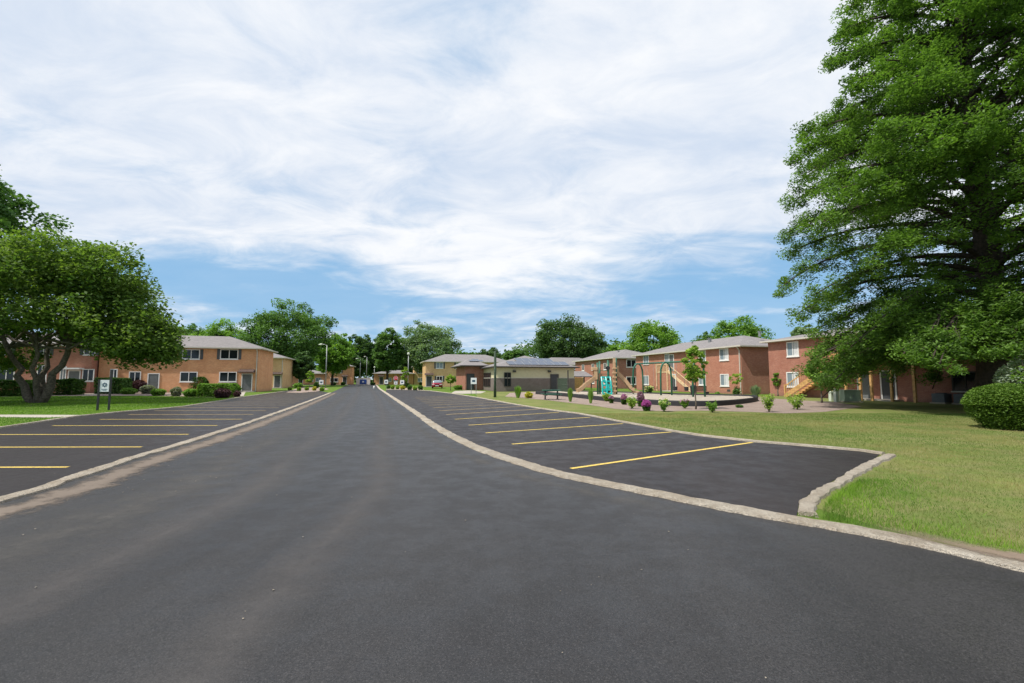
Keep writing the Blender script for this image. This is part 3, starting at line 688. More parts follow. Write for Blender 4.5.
rise_panel(CH.root, 1.6, 10.2, 0.5, 4.2, -0.55, 3.31, 1.75 / 6.0, [8, 5], 2)
sc, _ = CH.hit('front', 507.5, 380); CH.winpx('front', 504, 510.8, 372.5, 386.5, glass='glass_dark', frame='dark_trim', sill=False, fw=0.06)
CH.winpx('left', 484.5, 491, 373, 386.5, glass='glass_dark', frame='dark_trim', sill=False, fw=0.06, panes=3)
sc, _ = CH.hit('front', 554.3, 380); CH.door('front', sc, 0.05, 1.0, 2.15, mat='door_dark', frame='dark_trim', step=False)
for px in (514, 549):
    sc, z = CH.hit('front', px, 371.5); CH.slab(MB(), 'front', sc - .2, sc + .2, z - .12, z + .14, 0, .25).build('wall_light', 'dark_trim', CH.root)
EW = Bld('hall_entrance_wing', 'red brick entrance wing with solar roof on the left end of the hall', 'entrance wing', CC - n_ * 2.75 + u * 8.7, n_, 2.75, 9.5, 3.5, 'brick_red', 1.3, over=0.8, fascia='dark_trim')
EW.door('front', 0.75, 0.05, 1.0, 2.3, mat='door_dark', frame='dark_trim', step=False)
rise_panel(EW.root, 0.9, 3.1, 2.6, 4.4, -0.8, 3.68, 1.3 / 5.55, [2, 1], 2)

# small shelter and fences near the hall
q = V(578, 379, 70); 
sh = empty('shelter', 'small open shelter with a pale low roof between hall and slides', 'shelter', (q.x, q.y, 0), math.atan2(n_.y, n_.x))
mb = MB(); vv = [mb.bm.verts.new(p) for p in ((-1.9, -1.5, 2.05), (1.9, -1.5, 2.05), (1.9, 1.5, 2.05), (-1.9, 1.5, 2.05), (-1.1, 0, 2.85), (1.1, 0, 2.85))]
for f in ((0, 1, 5, 4), (2, 3, 4, 5), (1, 2, 5), (3, 0, 4), (3, 2, 1, 0)): mb.bm.faces.new([vv[i] for i in f])
mb.build('roof', 'shingle', sh)
MB().box(-1.95, 1.95, -1.55, 1.55, 1.95, 2.047).build('fascia', 'dark_trim', sh)
for x in (-1.6, 1.6):
    for y in (-1.3, 1.3): MB().box(x - .07, x + .07, y - .07, y + .07, 0, 1.948).build('post', 'dark_trim', sh)
a, b_ = V(568.5, 379, 66), V(583, 379, 68)
wf = empty('wooden_fence', 'short tan board fence below the pale shelter roof', 'fence', (a.x, a.y, 0), math.atan2(b_.y - a.y, b_.x - a.x)); Lf = (b_ - a).length
mb = MB(); k = 0
while k * .16 < Lf: mb.box(k * .16, k * .16 + .145, -.02, .0, 0.05, 1.85 + .02 * math.sin(k * 3)); k += 1
mb.build('boards', 'wood_yellow', wf)
for i in range(3): MB().box(i * Lf / 2 - .05, i * Lf / 2 + .05, 0.003, .1, 0, 1.95).build('post', 'wood_yellow', wf)
a, b_ = V(557.5, 379, 55), V(568, 379, 50)
pf = empty('picket_fence', 'grey green metal picket fence beside the right end of the hall', 'fence', (a.x, a.y, 0), math.atan2(b_.y - a.y, b_.x - a.x)); Lf = (b_ - a).length
mb = MB(); k = 0
while k * .13 < Lf: mb.box(k * .13, k * .13 + .025, -.012, .012, 0.1, 1.75); k += 1
mb.build('pickets', 'green_dark_wood', pf)
for z in (0.2, 1.0, 1.7): MB().box(0, Lf, -.04, -.014, z, z + .05).build('rail', 'green_dark_wood', pf)
for x in (0, Lf): MB().box(x - .06, x + .06, -.06, .06, 0, 2.6 if x else 1.9).build('post', 'dark_trim', pf)

# ------------------------------------------------------------------ outdoor stairs
def stair(name, label, origin, xdir, L, rise, wid, mat, deck, group='outdoor wooden stairs on the brick blocks'):
    """foot at local x=0, climbing along +x, against the wall at y=wid"""
    r = empty(name, label, 'staircase', origin, math.atan2(xdir.y, xdir.x), group)
    n = 14
    for y in (0.02, wid - 0.02):
        MB().bar((0, y, 0.1), (L, y, rise), 0.05, 0.40).build('stringer', mat, r)
    for i in range(n):
        x = L * (i + .5) / n; z = rise * (i + 1) / n
        MB().box(x - .14, x + .14, 0.05, wid - .05, z - .045, z).build('tread', mat, r)
    MB().bar((0, 0.02, 1.0), (L, 0.02, rise + 0.95), 0.06, 0.09).build('handrail', mat, r)
    mb = MB()
    for i in range(22):
        x = L * i / 21; z = 0.1 + (rise - .1) * i / 21; mb.bar((x, 0.0, z), (x, 0.0, z + 0.9), 0.035)
    mb.build('balusters', mat, r)
    MB().box(L + .08, L + deck, 0.02, wid, rise - .18, rise).build('deck', mat, r)
    for x in (L + .08, L + deck):
        for y in (0.08,): MB().box(x - .07, x + .07, y - .07, y + .07, 0, rise + 1.05).build('post', mat, r)
    mb = MB(); mb.box(L + .15, L + deck - .07, 0.05, 0.11, rise + .9, rise + 1.0)
    k = L + .3
    while k < L + deck - .1: mb.box(k, k + .035, 0.06, 0.1, rise, rise + .9); k += .14
    mb.build('railing', mat, r)
    MB().box(-.06, .06, -.04, .08, 0, 1.15).build('newel_post', mat, r)
    return r
# B2: foot to the right, climbing away from the camera
s_top, _ = B2.hit('front', 668, 365); s_foot, _ = B2.hit('front', 692, 392)
st = stair('wooden_staircase', 'pale wooden stair on the brick block behind the swings', B2.o + B2.x * s_foot - B2.y * 0.02 , -B2.x, max(3.6, s_foot - s_top), 2.7, -1.3, 'wood_tan', 2.6)
st2s, _ = B1.hit('front', 797, 396); 
foot = B1.o + B1.x * st2s - B1.y * 1.35
stair('wooden_staircase', 'yellow wooden stair climbing right beneath the big tree', foot, B1.x, 4.6, 2.75, 1.3, 'wood_yellow', 4.6)
po = B1.o - B1.y * 1.3
pr = empty('porch_frame', 'yellow wooden porch posts standing by the green utility box', 'porch', B1.o, math.atan2(B1.x.y, B1.x.x))
for px in (845.5, 860, 871, 914):
    sx, _ = B1.hit('front', px, 380, 1.38)
    MB().box(sx - .08, sx + .08, -1.45, -1.3, 0, 2.72).build('post', 'wood_yellow', pr)
s_a, _ = B1.hit('front', 842, 380, 1.38); s_b, _ = B1.hit('front', 914, 380, 1.38)
MB().box(s_a - .1, s_b + .2, -1.5, -1.25, 2.723, 2.95).build('beam', 'wood_yellow', pr)
MB().box(s_a - .1, s_b + .2, -1.24, -0.01, 2.8, 2.93).build('deck', 'wood_yellow', pr)

# ------------------------------------------------------------------ vegetation
def limb_path(a, b, rg, sag=0.0, n=6, wob=0.12):
    a, b = Vector(a), Vector(b); L = (b - a).length; out = []
    for i in range(n + 1):
        t = i / n; p = a.lerp(b, t); 
        j = Vector(rg.normal(size=3)) * wob * L * 0.25 * math.sin(math.pi * t)
        p = p + j; p.z += sag * L * math.sin(math.pi * t); out.append(p)
    return out
def lumps(rg, nl, k=3.0):
    d = unit(rg, nl); d[:, 2] = np.abs(d[:, 2]) * 0.8 - 0.15; d /= np.linalg.norm(d, axis=1)[:, None]
    return d, rg.uniform(0.10, 0.34, nl)
def tree(name, label, base, h, rad, mat, bark='bark', cz=None, ry=None, rz=None, cx=0, cy=0, nclump=190, per=75, clump=0.16, leaf=0.26, tr=0.35, seed=1, group=None, limbs=9, cat='tree', trunk_top=None, stems=None, low=-0.9, extra=None, amp=1.0):
    rg = np.random.default_rng(seed)
    root = empty(name, label, cat, (base[0], base[1], 0), 0, group)
    cz = cz if cz is not None else h * 0.6; rz = rz or (h - cz); ry = ry or rad
    d = unit(rg, nclump * 2); d = d[d[:, 2] > low][:nclump]; n = len(d)
    ld, lw = lumps(rg, 16)
    bulge = 0.76 + amp * np.max(np.exp(-7 * (1 - d @ ld.T)) * lw[None] * 1.25, axis=1)
    r = rg.uniform(0.42, 1.0, n) ** 0.55 * bulge
    cen = d * r[:, None] * np.array([rad, ry, rz]) * 0.90 + np.array([cx, cy, cz])
    for (ex_, ey_, ez_, er, erz, en) in (extra or []):
        dd_ = unit(rg, en) * (rg.uniform(.2, 1, en) ** .4)[:, None] * np.array([er, er, erz]) + np.array([ex_, ey_, ez_]); cen = np.concatenate([cen, dd_])
    n = len(cen)
    cs = rg.uniform(0.55, 1.35, n) * clump * rad
    gz = rg.normal(size=(n * per, 3)); gl = np.linalg.norm(gz, axis=1)[:, None]; gz = gz / gl * np.minimum(gl, 1.9)
    pts = np.repeat(cen, per, 0) + gz * np.repeat(cs, per)[:, None] * np.array([0.62, 0.62, 0.42])
    tint = np.clip(np.repeat(rg.uniform(0, 1, n) * 0.75, per) + rg.uniform(-0.2, 0.35, n * per), 0, 1)
    pts[:, 2] = np.maximum(pts[:, 2], 0.25)
    T = MB(); tt = trunk_top or (cz - rz * 0.15)
    if stems:
        for (ex, ey, ez, r0) in stems:
            T.tube(limb_path((ex * .10, ey * .1, -0.05), (ex, ey, ez), rg, -0.05, 7, 0.10), [r0 * (1 - .09 * i) for i in range(8)], 9)
            for k in range(4):
                t_ = cen[rg.integers(0, n)]
                T.tube(limb_path((ex * .8, ey * .8, ez * .8), t_, rg, 0.03, 5, 0.2), [r0 * .42 * (1 - .15 * i) for i in range(6)], 6)
    else:
        p = limb_path((0, 0, -0.05), (cx * .5, cy * .5, tt), rg, 0, 6, 0.05)
        T.tube(p, [tr * (1.25 if i == 0 else 1 - .10 * i) for i in range(7)], 10)
        for k in range(limbs):
            t_ = cen[rg.integers(0, n)]; i = rg.integers(3, 7)
            T.tube(limb_path(p[min(i, 6)] * 0.995, t_, rg, 0.06, 5, 0.18), [tr * .45 * (1 - .16 * j) for j in range(6)], 6)
    T.build('trunk', bark, root, True)
    quads('crown', pts, leaf, mat, root, tint, rg=rg)
    return root

# big bald cypress on the right -------------------------------------------------
def cypress():
    rg = np.random.default_rng(5)
    Y = 24.0; X = V(990, 379, Y).x; H = 31.0
    root = empty('conifer_tree', 'huge feathery green conifer on the right lawn, taller than the frame', 'tree', (X, Y, 0))
    prof_z = [0, 1.6, 3.2, 4.6, 6.0, 8.0, 10.3, 12.7, 15.8, 18.2, 19.6, 21.6, 25, 28, 31.5]
    prof_r = [9.2, 9.2, 8.8, 8.4, 9.7, 11.0, 10.4, 9.5, 8.5, 8.0, 6.9, 6.6, 5.2, 3.2, 0.6]
    T = MB()
    tp = [Vector((0.25 * math.sin(z * .3), 0.2 * math.cos(z * .25) - .2, z - .05)) for z in np.linspace(0, H, 16)]
    T.tube(tp, [0.85 if i == 0 else 0.66 * (1 - i / 16.5) + .03 for i in range(16)], 12)
    P = []; Tn = []
    nb = 190
    for i in range(nb):
        z0 = 2.7 + (H - 3.2) * (max(i - 26, 0) / (nb - 26)) ** 1.05 + rg.uniform(-.25, .25) + (rg.uniform(0, 2.6) if i < 26 else 0)
        az = i * 2.399 + rg.uniform(-.4, .4)
        tipdrop = (0.13 if z0 > 9 else (0.27 if i > 25 else 0.42)) + rg.uniform(-.07, .07)
        zt_guess = z0 - 1.0
        Rr = float(np.interp(max(zt_guess, 0.5), prof_z, prof_r)) * rg.uniform(0.80, 0.95)
        d = Vector((math.cos(az), math.sin(az), 0)); side = Vector((-d.y, d.x, 0))
        a = Vector((0.25 * math.sin(z0 * .3), 0.2 * math.cos(z0 * .25) - .2, z0))
        path = []
        K = 12
        wob = rg.uniform(-.12, .12)
        for k in range(K + 1):
            t = k / K
            zz_ = z0 + Rr * (0.20 * math.sin(t * 2.0) - tipdrop * t * t)
            path.append(a + d * Rr * t + side * Rr * wob * t * t + Vector((0, 0, zz_ - z0)))
        r0 = 0.05 + 0.012 * Rr
        if i % 1 == 0: T.tube(path, [r0 * (1 - .85 * k / K) + .008 for k in range(K + 1)], 5)
        # sprays
        ns = int(4.6 * Rr)
        for q_ in range(ns):
            t = rg.uniform(0.10, 1.0) ** 0.72; k = min(int(t * K), K - 1); f = t * K - k
            c = path[k].lerp(path[k + 1], f)
            wmax = 0.26 * Rr * (1.15 - t) + 0.35
            so = rg.uniform(-1, 1) * wmax
            c = c + side * so + d * abs(so) * .5; c.z += rg.uniform(-.6, .42) - abs(so) * 0.2
            if c.z < 1.25: c.z = rg.uniform(1.3, 2.2)
            if c.z < 4.6 and c.y < -2.5 and c.x > 1.0: continue
            nl = 120 if z0 < 24 else 70
            L_ = rg.uniform(.36, .85)
            g = rg.normal(size=(nl, 3)); gl = np.linalg.norm(g, axis=1)[:, None]; g = g / gl * np.minimum(gl, 1.75)
            g = g * np.array([0.46, 0.46, 0.34]) * L_
            g[:, 2] -= 0.22 * (g[:, 0] ** 2 + g[:, 1] ** 2) / max(L_, .3)
            P.append(g + np.array(c)); base_t = rg.uniform(0, .85)
            Tn.append(np.clip(base_t + rg.uniform(-.2, .3, nl), 0, 1))
            if q_ % 2 == 0:
                kk = max(k - 2, 0); T.tube([path[kk], (path[kk] + c) / 2 + Vector((0, 0, .1)), c], [0.028, .018, .008], 4, False)
    T.build('trunk', 'bark_dark', root, True)
    P = np.concatenate(P); Tn = np.concatenate(Tn)
    keep = np.ones(len(P), bool)
    quads('crown', P[keep], 0.085, 'leaf_cypress', root, Tn[keep], up=0.5, aspect=0.42, rg=rg)
    return root
cypress()

# spreading tree on the left
pL = G(37, 403)
tree('shade_tree', 'broad spreading tree with a forked trunk on the left lawn', (pL.x, pL.y), 12.1, 8.3, 'leaf_oak', cz=6.9, ry=7.6, rz=5.2, cx=-2.0, amp=1.2, cy=0.5, nclump=430, per=125, clump=0.105, leaf=0.125, seed=21,
     stems=[(-2.3, -.5, 4.8, .27), (-0.5, 1.0, 5.0, .24), (2.0, .2, 5.2, .30), (0.6, -1.0, 4.8, .22)], low=-0.66,
     extra=[(7.2, .3, 4.6, 1.8, 1.7, 46), (5.2, -.2, 5.6, 2.6, 2.4, 60), (-3.5, -3, 3.3, 2.6, 1.0, 30), (4.0, 0, 9.1, 2.4, 2.2, 62), (0.5, 0, 10.3, 3.0, 1.5, 40), (6.6, .6, 3.7, 2.0, 1.0, 30), (3.6, 2.2, 4.3, 2.2, .8, 26), (-5.0, 1.5, 3.2, 2.6, 1.0, 30)])
tree('shade_tree', 'taller tree cut off by the left edge of the photo', (-51.0, 38.5), 24.5, 9.2, 'leaf_mid', cz=13.5, rz=10.4, nclump=330, per=120, clump=0.12, leaf=0.2, seed=22, tr=.5, low=-0.7, amp=1.2)

def bgtree(label, pxc, Y, top, rpx, mat, seed, name='background_tree', basey=None, nclump=230, per=75, leaf=None, low=-0.75, czf=0.53, rz=None, rxf=1.0, clump=0.15, tr=None):
    q = V(pxc, top, Y); r = rpx * Y / F_PX
    h = q.z
    return tree(name, label, (q.x, Y), h, r, mat, cz=h * czf, rz=rz or h * 0.46, nclump=nclump, amp=1.25, per=per, clump=clump, leaf=leaf or max(0.16, Y * 0.0022), seed=seed, tr=tr or 0.028 * h, group='trees behind the houses', low=-0.95, bark='bark_dark')
bgtree('large full green tree rising behind the yellow and orange brick houses on the left', 286, 100, 300, 45, 'leaf_mid', 31, nclump=420, per=90, czf=.55, clump=.13)
bgtree('light green tree right of the large one, above the far row house', 334, 118, 333, 23, 'leaf_bright', 32)
bgtree('dark evergreen tree behind the two tall lamp posts', 361, 165, 328, 15, 'leaf_dark', 33, czf=.5)
bgtree('dark evergreen tree just left of the road end gap', 375, 172, 340, 13, 'leaf_dark', 34, czf=.5)
bgtree('upright mid green tree over the stop sign', 388, 118, 331, 16, 'leaf_mid', 35, czf=.56)
bgtree('wide pale green tree behind the yellow brick house', 428, 122, 324, 31, 'leaf_pale', 36, nclump=380, czf=.55)
bgtree('dense dark green tree above the hall roof', 568, 128, 317, 36, 'leaf_dark', 37, nclump=420, per=90, czf=.55)
bgtree('bright green tree above the brick block behind the slides', 652, 115, 320, 33, 'leaf_bright', 38, nclump=330, czf=.55)
bgtree('bright green tree directly behind the long brick block', 738, 92, 317, 28, 'leaf_bright', 39, nclump=330, czf=.55)
bgtree('mid green tree filling the gap left of the long brick block', 705, 120, 332, 22, 'leaf_mid', 40)
bgtree('small distant grey green tree above the right brick roof', 802, 120, 323, 14, 'leaf_pale', 41, czf=.6)
bgtree('lower bright tree left of the slides block', 620, 135, 342, 22, 'leaf_bright', 42)
bgtree('low distant tree left of the dense dark tree', 516, 170, 346, 14, 'leaf_mid', 43)
bgtree('low distant tree behind the hall entrance roof', 487, 175, 348, 16, 'leaf_dark', 44)
bgtree('low distant tree above the left end of the hall wing', 466, 170, 352, 14, 'leaf_mid', 45)
bgtree('dark tree trunked beside the yellow brick townhouse', 303, 92, 352, 12, 'leaf_dark', 46)
bgtree('low distant tree over the orange townhouse roof, right one', 222, 110, 324, 30, 'leaf_bright', 47, nclump=260, czf=.6)
bgtree('low distant tree over the orange townhouse roof, middle one', 196, 112, 325, 30, 'leaf_mid', 48, nclump=260, czf=.6)
bgtree('low distant tree over the orange townhouse roof, left one', 165, 112, 324, 30, 'leaf_bright', 49, nclump=260, czf=.6)
bgtree('tree behind the red brick townhouse row', 110, 90, 318, 42, 'leaf_mid', 50)
bgtree('mid green tree at the end of the road behind the white sign wall', 352, 150, 350, 16, 'leaf_dark', 51)
bgtree('dark green tree behind the far low row at right', 402, 150, 345, 18, 'leaf_dark', 52)
bgtree('tree behind the gap at the far right brick roof', 775, 120, 338, 12, 'leaf_mid', 53)
# far wood: one mass
rg = np.random.default_rng(77); N = 1500; per = 42
xs = rg.uniform(-210, 210, N); ys = 215 + rg.uniform(-14, 14, N) ; hs = 3 + rg.uniform(0, 1, N) * (11 + 3.0 * np.sin(xs * .05) + 2 * np.sin(xs * .17))
cen = np.stack([xs, ys, hs], 1); pts = np.repeat(cen, per, 0) + rg.normal(size=(N * per, 3)) * np.array([2.4, 2, 1.6]); pts[:, 2] = np.maximum(pts[:, 2], .4)
tag(quads('far_wood', pts, 0.85, 'leaf_dark', None, rg.uniform(0, 1, N * per), rg=rg), 'dark far wood closing the view behind all houses', 'wood', kind='stuff')

# bushes ------------------------------------------------------------------------
def bush(label, px, ybase, wpx, hpx, mat='leaf_box', name='bush', seed=0, leaf=None, n=None, box=False, depth=None, group=None, flower=None, fl_frac=0.5, cat='bush', dens=1.0, core='leaf_box', squash=1.0, dome=False):
    g = G(px, ybase); D = math.hypot(g.x, g.y) * 0 + g.y; s = D / F_PX
    rx = wpx * s / 2 * 1.06; hz_ = hpx * s * 1.12; ry = depth or (rx if not box else min(rx, .7))
    rgb = np.random.default_rng(1000 + seed)
    cy = g.y + ry * 0.9
    n = n or int(min(9000, max(500, 900 * dens * (rx * ry + rx * hz_) / (s * s * 45) ** 1)))
    leaf = leaf or max(0.028, s * 0.9)
    d = unit(rgb, n)
    rr = rgb.uniform(0.25, 1, n) ** 0.3
    if box:
        d = rgb.uniform(-1, 1, (n, 3)); ax_ = rgb.integers(0, 3, n); sf = rgb.uniform(0, 1, n) < .65
        d[sf, ax_[sf]] = np.where(d[sf, ax_[sf]] > -.3, 1, -1) * rgb.uniform(.85, 1, sf.sum()); d[:, 2] = np.where((ax_ == 2) & sf, np.abs(d[:, 2]), d[:, 2]); rr = np.ones(n)
        d[:, :2] *= (1 - .12 * np.maximum(d[:, 2:3], 0) ** 3)
    ld, lw = lumps(rgb, 14)
    dn = d / np.linalg.norm(d, axis=1)[:, None]
    bul = 0.90 + np.max(np.exp(-9 * (1 - dn @ ld.T)) * lw[None], axis=1) * (0.5 if box else 0.75)
    if dome: bul = 0.5 * bul + .48
    if not box:
        hl = np.linalg.norm(d[:, :2], axis=1) + 1e-6; lowm = d[:, 2] < 0
        nh = 1 - (.34 if dome else .22) * d[:, 2] ** 2; kf = np.where(lowm, (nh / hl) * rgb.uniform(.3, 1, n) ** .35, 1.0); d[:, :2] *= kf[:, None]
    pts = d * (rr * bul)[:, None] * np.array([rx, ry, hz_ / 2]) * (0.86 if not box else 0.95)
    pts[:, 2] = np.where(pts[:, 2] < 0, pts[:, 2] * 1.3, pts[:, 2] * 1.12); pts[:, 2] += hz_ / 2; pts[:, 2] = np.where(pts[:, 2] < .02, rgb.uniform(.01, .12, n) * hz_, pts[:, 2])
    root = empty(name, label, cat, (g.x, cy, 0), 0, group)
    tint = np.clip(rgb.uniform(0, 1, n) * .6 + bul - .85, 0, 1)
    if flower:
        top = pts[:, 2] > hz_ * (1 - fl_frac)
        quads('blossoms', pts[top], leaf, flower, root, tint[top], rg=rgb); quads('foliage', pts[~top], leaf, mat, root, tint[~top], rg=rgb)
    else: quads('foliage', pts, leaf, mat, root, tint, rg=rgb)
    S = MB()
    for k in range(5):
        a = rgb.uniform(0, 6.28); S.tube([(0.03 * math.cos(a), 0.03 * math.sin(a), -.02), (rx * .3 * math.cos(a), ry * .3 * math.sin(a), hz_ * .35), (rx * .55 * math.cos(a), ry * .55 * math.sin(a), hz_ * .65)], [max(.012, .03 * hz_), max(.01, .02 * hz_), .006], 5)
    S.build('stems', 'bark', root, True)
    return root
def loose_shrub(label, px, ybase, wpx, hpx, mat='leaf_lime', seed=0, group=None, flower=None, stems=13, per=46, lf=1.0):
    g = G(px, ybase); s = g.y / F_PX; h = hpx * s; r = wpx * s / 2; rg = np.random.default_rng(3000 + seed)
    root = empty('shrub' if not flower else 'flowering_shrub', label, 'shrub' if not flower else 'flowering shrub', (g.x, g.y + r * .5, 0), 0, group)
    S = MB(); P = []; Fl = []
    for k in range(stems):
        a = k * 2.4 + rg.uniform(-.4, .4); e = rg.uniform(.35, 1.0); hh = h * rg.uniform(.72, 1.05) * (1.05 - .25 * e)
        tip = Vector((math.cos(a) * r * e, math.sin(a) * r * e, hh)); m1 = Vector((tip.x * .35, tip.y * .35, hh * .5))
        S.tube([(0, 0, -.02), m1, tip], [.014, .01, .004], 5)
        t = rg.uniform(.28, 1.0, per)[:, None]; m_ = np.array(m1)[None]; T_ = np.array(tip)[None]
        q_ = np.where(t < .5, m_ * t * 2, m_ + (T_ - m_) * (t - .5) * 2); q_ = q_ + rg.normal(size=(per, 3)) * h * .075
        P.append(q_); Fl.append(np.array(tip)[None] + rg.normal(size=(10, 3)) * h * .05)
    S.build('stems', 'bark', root, True); P = np.concatenate(P); P[:, 2] = np.maximum(P[:, 2], .03)
    quads('foliage', P, max(.03, s * 1.0) * lf, mat, root, rg=rg)
    if flower: quads('blossoms', np.concatenate(Fl), max(.025, s * .9), flower, root, rg=rg)
    return root
def grass_tuft(label, px, ybase, wpx, hpx, mat='leaf_bright', seed=0, n=260, group=None):
    g = G(px, ybase); s = g.y / F_PX; h = hpx * s; r = wpx * s / 2; rg = np.random.default_rng(2000 + seed)
    root = empty('ornamental_grass', label, 'ornamental grass', (g.x, g.y + r * .5, 0), 0, group)
    a = rg.uniform(0, 2 * np.pi, n); q_ = rg.uniform(0, 1, n) ** .6; hh = h * rg.uniform(.6, 1.05, n)
    b0 = np.stack([np.cos(a) * q_ * r * .3, np.sin(a) * q_ * r * .3, np.zeros(n)], 1); tip = np.stack([np.cos(a) * q_ * r, np.sin(a) * q_ * r, hh * (1 - .18 * q_)], 1)
    mid = b0 * .5 + tip * .5; mid[:, 2] += hh * .12
    wv_ = np.stack([-np.sin(a), np.cos(a), 0 * a], 1) * max(.012, s * .3)
    v = np.stack([b0 - wv_, b0 + wv_, mid + wv_, mid - wv_], 1); v2 = np.stack([mid - wv_, mid + wv_, tip + wv_ * .2, tip - wv_ * .2], 1)
    rawmesh('blades', np.concatenate([v, v2]), mat, root, np.tile(rg.uniform(0, 1, n), 2)); return root

# near right
bush('big round clipped evergreen bush at the right edge of the lawn', 1060, 434, 86, 46, 'leaf_yew', 'round_bush', 1, leaf=0.032, n=46000, group=None, dome=True)
bush('silvery leaved shrub behind the big clipped bush', 1068, 421, 62, 62, 'leaf_silver', 'silver_shrub', 2, leaf=0.06, n=5200)
# left hedges
H = 'clipped bushes in front of the left townhouses'
bush('dark clipped hedge behind the forked trunk at the left edge', 8, 396.4, 40, 14, 'leaf_box', 'hedge', 3, box=True, group=H)
bush('square dark green hedge left of the white porch door', 62, 395.2, 23, 14, 'leaf_box', 'hedge', 4, box=True, group=H)
bush('bright green clipped hedge right behind the lawn sign', 108, 394, 31, 14, 'leaf_mid', 'hedge', 5, box=True, group=H)
bush('dark red leaved shrub right of the hedge behind the lawn sign', 131, 393, 17, 12, 'leaf_purple', 'shrub', 6, group=H)
bush('low bright green cushion in front of the dark red shrub', 123, 394.6, 14, 6, 'leaf_bright', 'shrub', 7, group=H)
bush('greyish shrub left of the grey townhouse door', 142, 394, 14, 8, 'leaf_grey', 'shrub', 8, group=H)
bush('small round green bush below the grey townhouse door', 153, 396, 14, 6.5, 'leaf_bright', 'shrub', 9, group=H)
bush('long dark clipped hedge under the orange townhouse windows', 181, 392.4, 48, 13.5, 'leaf_box', 'hedge', 10, box=True, group=H)
bush('brownish grey shrub left of the round green bush by the parking edge', 172, 396.6, 11, 8.5, 'leaf_grey', 'shrub', 11, group=H)
bush('round bright green bush between grey shrub and bright hedge', 186, 397, 17, 7, 'leaf_bright', 'shrub', 12, group=H)
bush('bright green clipped hedge left of the orange townhouse door', 213, 397, 38, 11.5, 'leaf_bright', 'hedge', 13, box=True, group=H)
bush('dark purple mounded shrub in front of the bright hedge', 217, 398.4, 17, 8.5, 'leaf_purple', 'shrub', 14, group=H)
bush('dark red round shrub behind the right end of the bright hedge', 228, 392.5, 13, 9, 'leaf_purple', 'shrub', 15, group=H)
bush('smallest purple shrub at the right end of the bright hedge', 235, 397.4, 7, 5.5, 'leaf_purple', 'shrub', 16, group=H)
# playground bed
Bd = 'plants in the mulch bed round the playground'
grass_tuft('upright grass tuft beside the round timber post near the hall', 518, 398, 9, 13, seed=1, group=Bd)
bush('low yellow shrub left of the picnic table', 529, 398.4, 9, 5.5, 'leaf_yellow', 'shrub', 20, group=Bd)
grass_tuft('tall grass tuft just right of the picnic table', 570.6, 402, 7, 15, seed=2, group=Bd)
grass_tuft('tall grass tuft in front of the left slide', 591, 403.6, 7, 16, seed=3, group=Bd)
loose_shrub('yellow green shrub at the foot of the teal climber', 607, 401.6, 9, 8.5, 'leaf_lime', 21, Bd)
bush('small dark shrub with mauve flowers beside the yellow green one', 612, 403.6, 5.5, 7, 'leaf_box', 'shrub', 22, flower='leaf_mauve', fl_frac=.4, group=Bd)
bush('dusty pink flowering shrub left of the larger yellow green shrub', 625, 405, 7, 10, 'leaf_box', 'flowering_shrub', 23, flower='leaf_pink', fl_frac=.5, group=Bd, cat='flowering shrub')
loose_shrub('larger yellow green shrub in front of the swing beam end', 632.5, 409, 11, 12, 'leaf_lime', 24, Bd)
bush('tall mauve flowering shrub behind the magenta mound', 642, 407, 8, 14, 'leaf_box', 'flowering_shrub', 25, flower='leaf_mauve', fl_frac=.6, group=Bd, cat='flowering shrub')
bush('bright magenta flowering mound at the lawn edge', 648, 411.4, 10, 10.5, 'leaf_box', 'flowering_shrub', 26, flower='leaf_magenta', fl_frac=.6, group=Bd, cat='flowering shrub')
loose_shrub('green shrub tipped with cream flowers in front of the green arch', 665, 412, 12, 13, 'leaf_bright', 27, Bd, flower='leaf_cream')
loose_shrub('pink flowering shrub left of the young tree trunk', 686, 408.8, 9, 9.5, 'leaf_bright', 28, Bd, flower='leaf_pink')
loose_shrub('loose green plant right of the young tree trunk', 714, 413, 12, 11, 'leaf_bright', 29, Bd)
bush('flat little green plant alone on the mulch', 741.5, 408, 8, 2.6, 'leaf_mid', 'shrub', 30, group=Bd, dens=.6)
loose_shrub('fan shaped yellow green shrub right of the playground border', 772, 412.5, 19, 18, 'leaf_lime', 31, Bd)
loose_shrub('spreading yellow green shrub below the wooden stair', 801, 410, 22, 17, 'leaf_lime', 32, Bd)
grass_tuft('pale round grass tuft before the shaded end of the long brick block', 757.5, 398.4, 12, 14, 'leaf_pale', seed=4, n=420, group=Bd)
bush('small round shrub left of the thin yellow sapling', 719, 397.6, 6, 5, 'leaf_bright', 'shrub', 33, group=Bd)
loose_shrub('dark green shrub at the foot of the thin yellow sapling', 737.5, 398, 6, 11, 'leaf_mid', 34, Bd)
loose_shrub('rose bush with pale flowers behind the swing posts', 650, 394.5, 11, 9, 'leaf_mid', 35, Bd, flower='leaf_cream')
bush('green mound left of the white walkway near the hall', 458, 389.8, 11, 4, 'leaf_bright', 'shrub', 36, group=Bd)
